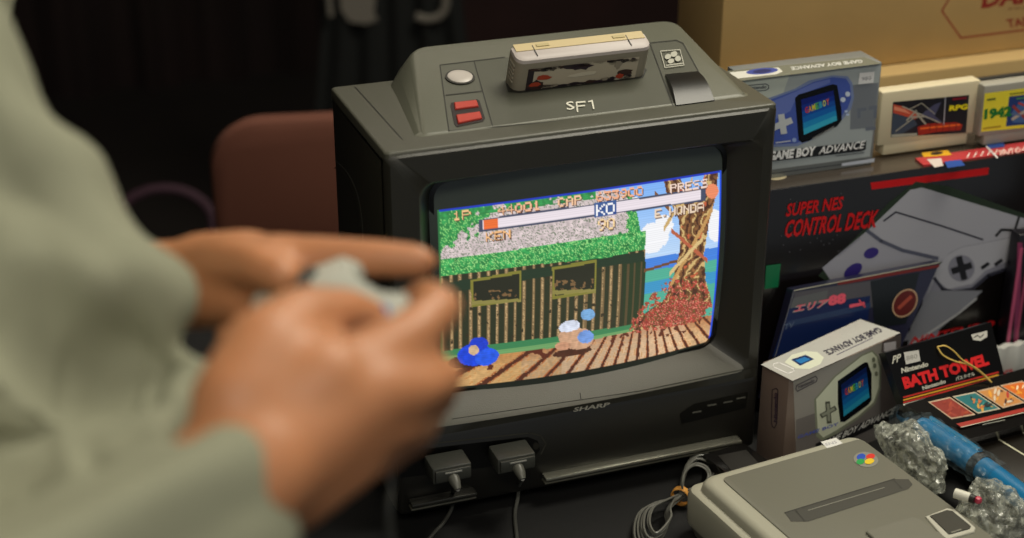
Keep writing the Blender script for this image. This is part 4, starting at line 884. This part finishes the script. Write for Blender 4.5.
def cable_coil():
    T = thing('cable_bundle', 'coiled grey cable tied with an orange band beside the console', 'cable', tuple(atZ(680, 497, 0)))
    R = random.Random(4); band = atZ(681, 496, .012)
    for k in range(8):
        j = lambda s=4.5: (R.random()-.5)*s
        zt = .010+k*.0025; sc = 1.12-.055*k+j(.05)
        def p(x, y, z): return atZ(681+(x-681)*sc+j(1.6), 496+(y-496)*sc+j(1.6), z)
        pts = [band+Vector((j(.004), j(.004), j(.006))), p(683, 478, zt), p(688, 464, zt+.006), p(700, 454, zt+.008), p(714, 458, zt+.006), p(718, 470, zt), p(708, 482, zt), band+Vector((j(.004), j(.004), j(.006))),
               p(668, 510, zt), p(668, 524, zt), p(658, 540, zt), p(645, 545, zt), p(638, 530, zt), p(643, 512, zt), p(660, 502, zt), band+Vector((j(.004), j(.004), j(.006)))]
        if k % 2: pts = [band+Vector((j(.004), j(.004), j(.006)))]+[q for q in pts[1:]]
        m = MB(); m.tube(catmull(pts, 7), .0011, mat('#6a6a64', .35), 7); m.build('cable_loop', T)
    m = MB(); d = (atZ(700, 460, 0)-atZ(650, 535, 0)).normalized(); a_ = d.cross(Vector((0, 0, 1))); lo = []
    m.tube([band-d*.0035, band-d*.0028, band+d*.0028, band+d*.0035], 0, mat('#d89a48', .5), 16, False, [.0085, .0095, .0095, .0085]); m.build('rubber_band', T)
cable_coil()

# ================================================================== BACKGROUND
def chair():
    T = thing('chair', 'brownish pink upholstered chair with rounded backrest standing behind the television', 'chair', tuple(PD(330, 300, 2.5)*1.0))
    c0 = PD(270, 112, 2.35); fab = mat('#6e4132', .85, bump=.2, bscale=150, vary=.06, vscale=4)
    dx = Vector((math.sin(AZ), -math.cos(AZ), 0)); dy = Vector((math.cos(AZ), math.sin(AZ), 0)); 
    th = math.radians(8); ex = dx*math.cos(th)+dy*math.sin(th); ey = dy*math.cos(th)-dx*math.sin(th)
    L = PD(208, 150, 2.35); O = Vector((L.x, L.y, 0))+ex*.215; zt = PD(270, 111, 2.36).z; T.location = (O.x, O.y, FLOOR)
    M = Matrix((ex, ey, Vector((0, 0, 1)))).transposed().to_4x4(); M.translation = O
    m = MB(); lo = []
    for y, i in ((-.024, .014), (-.018, .004), (0, 0), (.018, .004), (.024, .014)):
        lo.append([M @ Vector((x, y+(zt-z)*.12, z)) for x, z in rrect(-.215+i, .215-i, zt-.42+i, zt-i, [.075, .075, .05, .05], 8)])
    m.loft(lo, fab, smooth=True); m.build('backrest', T)
    m = MB(); lo = []
    for z, i in ((FLOOR+.42, .015), (FLOOR+.43, .004), (FLOOR+.46, 0), (FLOOR+.475, .01), (FLOOR+.48, .03)): lo.append([M @ Vector((x, y, z)) for x, y in rrect(-.225+i, .225-i, .10+i, .54-i, .06, 6)])
    m.loft(lo, fab, smooth=True); m.build('seat', T)
    for x in (-.19, .19):
        for y in (.14, .49):
            m = MB(); m.cyl(M @ Vector((x, y, FLOOR)), M @ Vector((x*.95, y, FLOOR+.43)), .012, mat('#2a2826', .4, metal=.6)); m.build('leg', T)
        m = MB(); m.tube([M @ Vector((x*.95, .13, FLOOR+.44)), M @ Vector((x*.9, .085, FLOOR+.47)), M @ Vector((x*.9, .05, zt-.2))], .01, mat('#2a2826', .4, metal=.6)); m.build('back_support', T)
chair()
def bag():
    c = PD(165, 250, 3.3); T = thing('shoulder_bag', 'dim dark bag with a mauve loop handle on the floor behind the chair', 'bag', (c.x, c.y, FLOOR))
    fab = mat('#1b1816', .8, bump=.3, bscale=40); m = MB(); lo = []
    for z, w_, d_ in ((FLOOR+.001, .15, .07), (FLOOR+.03, .17, .09), (FLOOR+.13, .165, .085), (FLOOR+.20, .14, .05), (FLOOR+.235, .11, .02)):
        lo.append([(c.x+math.cos(a)*w_*(1+.05*math.sin(3*a+z*20)), c.y+math.sin(a)*d_, z) for a in [2*math.pi*k/24 for k in range(24)]])
    m.loft(lo, fab, smooth=True); m.build('bag_body', T)
    pv = mat('#3f2433', .7); m = MB()
    cc = PD(165, 225, 3.18); m.tube([cc+RIGHT*math.cos(a)*.095+Vector((0, 0, 1))*math.sin(a)*.078+FWD*.03*math.sin(a) for a in [math.pi*(.0+k/20*2.0) for k in range(21)]], .010, pv, 8); m.build('handle', T)
    m = MB(); m.tube(catmull([PD(108, 185, 3.2), PD(112, 205, 3.2), PD(120, 225, 3.19), PD(140, 245, 3.18)], 5), .010, pv, 8); m.build('strap', T)
bag()
def banner():
    a0 = PD(325, 40, 3.4); a1 = PD(462, 40, 3.4); T = thing('hanging_cloth', 'black hanging cloth with blurred pale print behind the television', 'cloth', tuple((a0+a1)/2))
    m = MB(); lo = []; n = 40; top, bot = a0.z+.6, FLOOR+.05
    T.location = ((a0.x+a1.x)/2, (a0.y+a1.y)/2, bot)
    d = (a1-a0); d.z = 0; e = d.normalized(); nn = Vector((-e.y, e.x, 0)); fr = []; bk = []
    def col(z, wide):
        c = a0+d*.5; r = []
        for k in range(n+1):
            t = k/n*2-1; p = c+d*(.5*t*wide)+nn*(.012*math.sin(k*.8)); r.append((p.x, p.y, z))
        for k in range(n, -1, -1):
            t = k/n*2-1; p = c+d*(.5*t*wide)+nn*(.012*math.sin(k*.8)+.012); r.append((p.x, p.y, z))
        return r
    m.loft([col(bot, 1.5), col(a0.z-.1, 1.15), col(a0.z+.1, .98), col(top, .9)], mat('#0b0e0e', .9), smooth=True); m.build('cloth_panel', T)
    rod = MB(); rod.cyl(a0+Vector((0, 0, top-a0.z)), a1+Vector((0, 0, top-a1.z)), .012, mat('#3a3632', .5)); rod.build('hanging_rod', T)
    pm = mat('#736e66', .8); nrm = -nn if (CAM-a0).dot(-nn) > 0 else nn
    def P(x, y): return un(x, y, nn, (a0+a1)/2+nrm*.016)
    q = [P(*p) for p in [(340, -6), (376, -6), (374, 12), (378, 20), (366, 24), (350, 22), (341, 10)]]; m = MB(); m.loft([q, [v+nrm*.001 for v in q]], pm); m.build('pale_print', T)
    m = MB(); m.tube(catmull([P(446, -8), P(445, 8), P(438, 17), P(426, 19), P(416, 16)], 6), .0085, pm, 8); m.build('pale_hook_print', T)
    m = MB(); m.tube(catmull([P(329, -4), P(330, 10), P(331, 16)], 5), .006, pm, 8); m.build('pale_stroke_print', T)
    # hooks to the ceiling
    for t in (.1, .9): m = MB(); p = a0+d*t; m.cyl((p.x, p.y, top), (p.x, p.y, 2.15), .003, mat('#3a3632', .5)); m.build('hanging_cord', T)
banner()

# ================================================================== PERSON
def capsules(segs, rings=10):
    b = bmesh.new()
    for (p0, r0, p1, r1) in segs:
        p0, p1 = Vector(p0), Vector(p1); t = (p1-p0); L = t.length; t = t.normalized() if L > 1e-6 else Vector((0, 0, 1)); a = t.orthogonal().normalized(); c = t.cross(a); N = 14; lo = []
        for k in range(5): an = -math.pi/2+math.pi/2*k/4; lo.append((p0+t*(math.sin(an)*r0), math.cos(an)*r0))
        for k in range(5): an = math.pi/2*k/4; lo.append((p1+t*(math.sin(an)*r1), math.cos(an)*r1))
        rows = []
        for (q, r) in lo: rows.append([b.verts.new(q+(a*math.cos(2*math.pi*k/N)+c*math.sin(2*math.pi*k/N))*max(r, 1e-5)) for k in range(N)])
        for i in range(len(rows)-1):
            for k in range(N): b.faces.new([rows[i][k], rows[i][(k+1) % N], rows[i+1][(k+1) % N], rows[i+1][k]])
        b.faces.new(rows[0][::-1]); b.faces.new(rows[-1])
    return b
def fuse(segs, name, m, voxel, smooth, parent, disp=None, sub=0):
    b = capsules(segs); me = bpy.data.meshes.new(name); b.to_mesh(me); b.free(); o = bpy.data.objects.new(name, me); COL.objects.link(o)
    md = o.modifiers.new('r', 'REMESH'); md.mode = 'VOXEL'; md.voxel_size = voxel; md.use_smooth_shade = True
    md = o.modifiers.new('s', 'SMOOTH'); md.factor = .5; md.iterations = smooth
    dg = bpy.context.evaluated_depsgraph_get(); dg.update(); me2 = bpy.data.meshes.new_from_object(o.evaluated_get(dg)); bpy.data.objects.remove(o); bpy.data.meshes.remove(me)
    if disp:
        nn = [v.normal.copy() for v in me2.vertices]
        for v, n_ in zip(me2.vertices, nn): v.co += n_*disp(v.co)
    me2.materials.clear(); me2.materials.append(m); me2.polygons.foreach_set('use_smooth', [True]*len(me2.polygons)); me2.name = name
    return link(name, me2, parent)
def chain(pts, rs):
    return [(pts[i], rs[i], pts[i+1], rs[i+1]) for i in range(len(pts)-1)]
def person():
    tc = PD(-350, 200, .88); T = thing('person', 'person in a grey green jacket at the left holding a pale controller', 'person', (tc.x, tc.y, FLOOR))
    skin = mat('#bb7f58', .5, sss=.12, bump=.05, bscale=300, vary=.10, vscale=25)
    S = []
    # --- right hand, nearest the camera, back of the hand showing
    W0 = PD(250, 468, .715); El = PD(-90, 665, .64)
    S += chain([El, PD(60, 590, .675), PD(175, 525, .70), W0], [.034, .032, .030, .031])
    mcp = [PD(372, 358, .752), PD(376, 392, .742), PD(364, 424, .745), PD(340, 450, .755)]
    for q, r in zip(mcp, (.0155, .0165, .0165, .0155)): S += chain([W0+(q-W0)*.05, W0.lerp(q, .55), q], [.027, .022, r])
    S += chain([PD(275, 420, .73), PD(320, 385, .735)], [.028, .024]); S += chain([PD(285, 478, .738), PD(345, 448, .75)], [.026, .021])
    # thumb: leaves the side of the palm near its base, laid on the controller
    S += chain([PD(240, 405, .72), PD(266, 350, .735), PD(302, 318, .76), PD(343, 311, .782), PD(371, 317, .80)], [.023, .0205, .0160, .0122, .0100])
    # fingers (index, middle, ring, little), bent round the far side
    S += chain([mcp[0], PD(412, 334, .765), PD(440, 308, .785), PD(428, 298, .81), PD(410, 306, .83)], [.0155, .0125, .0115, .0105, .009])
    S += chain([mcp[1], PD(415, 388, .755), PD(441, 378, .775), PD(436, 398, .80), PD(416, 408, .825)], [.0165, .0125, .0112, .010, .0088])
    S += chain([mcp[2], PD(398, 424, .76), PD(418, 424, .785), PD(412, 438, .81), PD(392, 444, .83)], [.0165, .012, .0108, .0098, .0085])
    S += chain([mcp[3], PD(368, 454, .775), PD(385, 454, .80), PD(378, 465, .82), PD(360, 466, .835)], [.0155, .0112, .0098, .009, .008])
    # --- left hand, farther, index finger pointing along the far edge
    WL = PD(162, 286, .95); EL = PD(-60, 300, 1.05)
    S += chain([EL, WL], [.033, .027])
    mc = [PD(285, 262, .895), PD(278, 280, .89), PD(266, 292, .895), PD(246, 300, .90)]
    for q, r in zip(mc, (.0165, .016, .0155, .0145)): S += chain([WL.lerp(q, .08), WL.lerp(q, .55), q], [.026, .021, r])
    S += chain([PD(200, 272, .935), PD(250, 264, .91)], [.023, .020])
    S += chain([mc[0], PD(340, 258, .885), PD(385, 259, .88), PD(421, 262, .878)], [.0155, .0120, .0110, .0098])
    S += chain([mc[1], PD(312, 305, .905), PD(325, 325, .92), PD(313, 335, .90)], [.0145, .0115, .0105, .009])
    S += chain([mc[2], PD(296, 330, .91), PD(300, 346, .915), PD(287, 348, .89)], [.0135, .011, .010, .0085])
    S += chain([mc[3], PD(255, 340, .905), PD(246, 346, .89), PD(228, 335, .875)], [.0125, .010, .0092, .0085])
    S += chain([PD(210, 266, .925), PD(236, 262, .895), PD(262, 266, .875), PD(282, 276, .865)], [.019, .0155, .0130, .0105])
    # --- trunk, neck, head, upper arms, legs (outside the photograph)
    hf = (PD(330, 300, .8)-tc); hf.z = 0; hf.normalize(); side = Vector((hf.y, -hf.x, 0))   # side = person's right
    ch = PD(-250, 90, .86); be = PD(-70, 400, .86); hipc = Vector((be.x, be.y, FLOOR+.90))-hf*.05; sh = ch+Vector((0, 0, .04))-hf*.03
    SR = sh+side*.19; SL = sh-side*.19
    S += chain([sh, be, hipc], [.09, .088, .10])
    S += chain([SR, sh, SL], [.05, .08, .05]); S += chain([SR, El], [.042, .034]); S += chain([SL, EL], [.042, .033])
    nk = sh+Vector((0, 0, .10))+hf*.02; hd = nk+Vector((0, 0, .13))+hf*.045
    S += chain([sh, nk, hd-Vector((0, 0, .04))], [.06, .052, .055]); S += chain([hd-hf*.02+Vector((0, 0, .02)), hd+hf*.02+Vector((0, 0, .02))], [.092, .085]); S += chain([hd-Vector((0, 0, .07))+hf*.03, hd+hf*.05], [.045, .06])
    S += chain([hd+hf*.10+Vector((0, 0, .02)), hd+hf*.122-Vector((0, 0, .015))], [.010, .014])
    legs = []
    for s_ in (-1, 1):
        S += chain([hd+side*s_*.088, hd+side*s_*.09+Vector((0, 0, .02))], [.014, .014])
        hip = hipc+side*s_*.09; kn = Vector((hip.x, hip.y, FLOOR+.46))+hf*.01; an = Vector((kn.x, kn.y, FLOOR+.07))-hf*.05; legs.append((hip, kn, an))
        S += chain([hip, kn, an], [.085, .055, .038]); S += chain([an-hf*.02-Vector((0, 0, .03)), an+hf*.15-Vector((0, 0, .038))], [.034, .028])
    fuse(S, 'body', skin, .0042, 7, T)
    # --- clothing
    cl = mat('#8b8c77', .9, bump=.15, bscale=250, vary=.05, vscale=20); J = []
    J += chain([ch, PD(-190, 260, .86), be], [.130, .130, .130]); J += chain([PD(-10, 340, .82), PD(60, 372, .80)], [.085, .055]); J += chain([PD(-110, 70, .81), PD(-30, 186, .81), PD(56, 280, .81), PD(142, 346, .80), PD(180, 366, .79)], [.057, .057, .052, .041, .027])
    J += chain([PD(-20, 455, .75), PD(60, 440, .745), PD(150, 415, .75)], [.055, .046, .030])
    J += chain([be, hipc, hipc+Vector((0, 0, -.06))], [.135, .14, .14]); J += chain([hipc-side*.07, hipc+side*.07], [.115, .115]); J += chain([hipc-side*.075+Vector((0, 0, -.07)), hipc+side*.075+Vector((0, 0, -.07))], [.138, .138])
    J += chain([El, PD(60, 590, .675), PD(172, 528, .70)], [.062, .056, .0485]); J += chain([PD(172, 528, .70), PD(197, 514, .707)], [.0485, .0450])
    J += chain([SR, El], [.072, .068]); J += chain([SL, EL, WL.lerp(EL, .30)], [.070, .062, .040])
    J += chain([SR, sh, SL], [.066, .095, .066]); J += chain([sh+Vector((0, 0, .04)), sh+Vector((0, 0, .085))], [.075, .066])
    e2 = (PD(205, 350, .7)-PD(0, 30, .7)).normalized()
    grooves = [([PD(-60, 440, .7), PD(0, 408, .7), PD(63, 366, .7), PD(144, 336, .72), PD(196, 348, .74)], .038, .021), ([PD(-60, 545, .68), PD(0, 512, .68), PD(60, 480, .68), PD(125, 455, .69), PD(186, 414, .7)], .006, .010),
        ([PD(40, 180, .74), PD(110, 250, .74), PD(150, 310, .74)], .006, .010), ([PD(-20, 120, .74), PD(50, 250, .74), PD(40, 330, .74)], .008, .014), ([PD(90, 420, .7), PD(150, 380, .72)], .008, .010)]
    def seg_d(p, a, b):
        # distance between lines of sight: grooves run across the cloth whatever its depth
        u = (p-CAM).normalized(); a_, b_ = (a-CAM).normalized(), (b-CAM).normalized(); ab = b_-a_; t = max(0, min(1, (u-a_).dot(ab)/ab.length_squared)); return (u-a_-ab*t).length*(p-CAM).length
    def groove(p): return -sum(dp*math.exp(-(min(seg_d(p, pts[i], pts[i+1]) for i in range(len(pts)-1))/wd)**2) for pts, dp, wd in grooves)
    def disp(p):
        return disp0(p)+(groove(p) if p.z > .2 else 0)
    def disp0(p):
        q = p*14; s = p.dot(e2); return .009*noise.noise(Vector((q.x*.6, q.y*.6, q.z*1.4)))+.0035*math.sin(s*75+6*noise.noise(q*.6))
    fuse(J, 'jacket', cl, .0055, 6, T, disp)
    P_ = []
    for s_ in (-1, 1):
        hip, kn, an = legs[(s_+1)//2]; P_ += chain([hip+Vector((0, 0, -.03)), kn, an+Vector((0, 0, .02))], [.098, .075, .06])
    fuse(P_, 'trousers', mat('#20242c', .9), .009, 4, T)
    H_ = []
    for k in range(7): a_ = math.pi*(.0+k/6); H_ += chain([hd+Vector((0, 0, .055))-hf*.02, hd+side*math.cos(a_)*.06-hf*math.sin(a_)*.075+Vector((0, 0, .02))], [.075, .04])
    fuse(H_, 'hair', mat('#1c1512', .7), .006, 3, T)
    for s_ in (-1, 1):
        an = legs[(s_+1)//2][2]; fuse(chain([Vector((an.x, an.y, FLOOR+.045))-hf*.04, Vector((an.x, an.y, FLOOR+.04))+hf*.16], [.046, .040]), 'shoe', mat('#161616', .5), .006, 3, T)
    return T
person()

# ---------------------------------------------------------------- held controller
def controller():
    c = PD(333, 312, .835); T = thing('game_controller', 'pale grey dog bone shaped controller held in both hands', 'game controller', tuple(c))
    ax = (PD(392, 330, .785)-PD(298, 266, .885)).normalized(); nrm = (-FWD*.2+UP*.86-RIGHT*.5); nrm = (nrm-ax*nrm.dot(ax)).normalized(); dp = nrm.cross(ax)
    M = Matrix((ax, dp, nrm)).transposed().to_4x4(); M.translation = c-nrm*.004
    g = mat('#b4b6ac', .4); m = MB(); out = []; N = 60
    def rad(a):
        # two lobes joined by a straight bar
        x, y = math.cos(a), math.sin(a); best = 0
        for t in [i*.0005 for i in range(0, 150)]:
            px, py = x*t, y*t
            if math.hypot(abs(px)-.041, py) < .030 or (abs(px) < .041 and -.021 < py < .024): best = t
        return best
    R_ = [rad(2*math.pi*k/N) for k in range(N)]
    def lp(s, z, d=0.): return [M @ Vector((math.cos(2*math.pi*k/N)*max(.001, R_[k]-d), math.sin(2*math.pi*k/N)*max(.001, R_[k]-d), z)) for k in range(N)]
    m.loft([lp(1, -.010, .006), lp(1, -.0085, .002), lp(1, -.004, 0), lp(1, .004, 0), lp(1, .0075, .0015), lp(1, .009, .005)], g, smooth=True); m.build('shell', T)
    dk = mat('#4a4a46', .4); m = MB(); m.box((-.041, 0, .0105), (.022, .0075, .004), dk, .001, M); m.box((-.041, 0, .0105), (.0075, .022, .004), dk, .001, M); m.build('direction_pad', T)
    for x, y, h in ((.041, .012, '#3a5fae'), (.041, -.012, '#c8b03c'), (.053, 0, '#b8433c'), (.029, 0, '#4c9a58')):
        m = MB(); m.cyl(M @ Vector((x, y, .008)), M @ Vector((x, y, .0125)), .0045, mat(h, .35), 18, .004); m.build('face_button', T)
    for x in (-.009, .009):
        m = MB(); m.box((x, -.004, .0098), (.009, .003, .003), dk, .001, M @ Matrix.Rotation(.0, 4, 'Z')); m.build('menu_button', T)
    for x in (-.042, .042):
        m = MB(); m.box((x, .027, .002), (.034, .008, .009), g, .002, M); m.build('shoulder_button', T)
    # cord down to the table and along to the left plug
    s = plug(T, (448, 467), 0)
    st = M @ Vector((0, .024, 0))
    h0 = PD(391, 545, .88); b0 = Vector((h0.x+.02, h0.y+.04, 0))
    pts = [st, st+dp*.02-Vector((0, 0, .02)), PD(392, 400, .86), PD(391, 480, .87), h0, Vector((b0.x, b0.y, h0.z*.5)), Vector((b0.x+.01, b0.y+.015, .04)), Vector((b0.x+.03, b0.y+.05, .0025)), atZ(405, 575, .0025), atZ(430, 538, .0025), atZ(444, 522, .0025), atZ(452, 507, .008), atZ(452, 493, .02), s]
    m = MB(); m.tube(catmull(pts, 8), .0018, CORD, 8); m.build('cord', T)
controller()
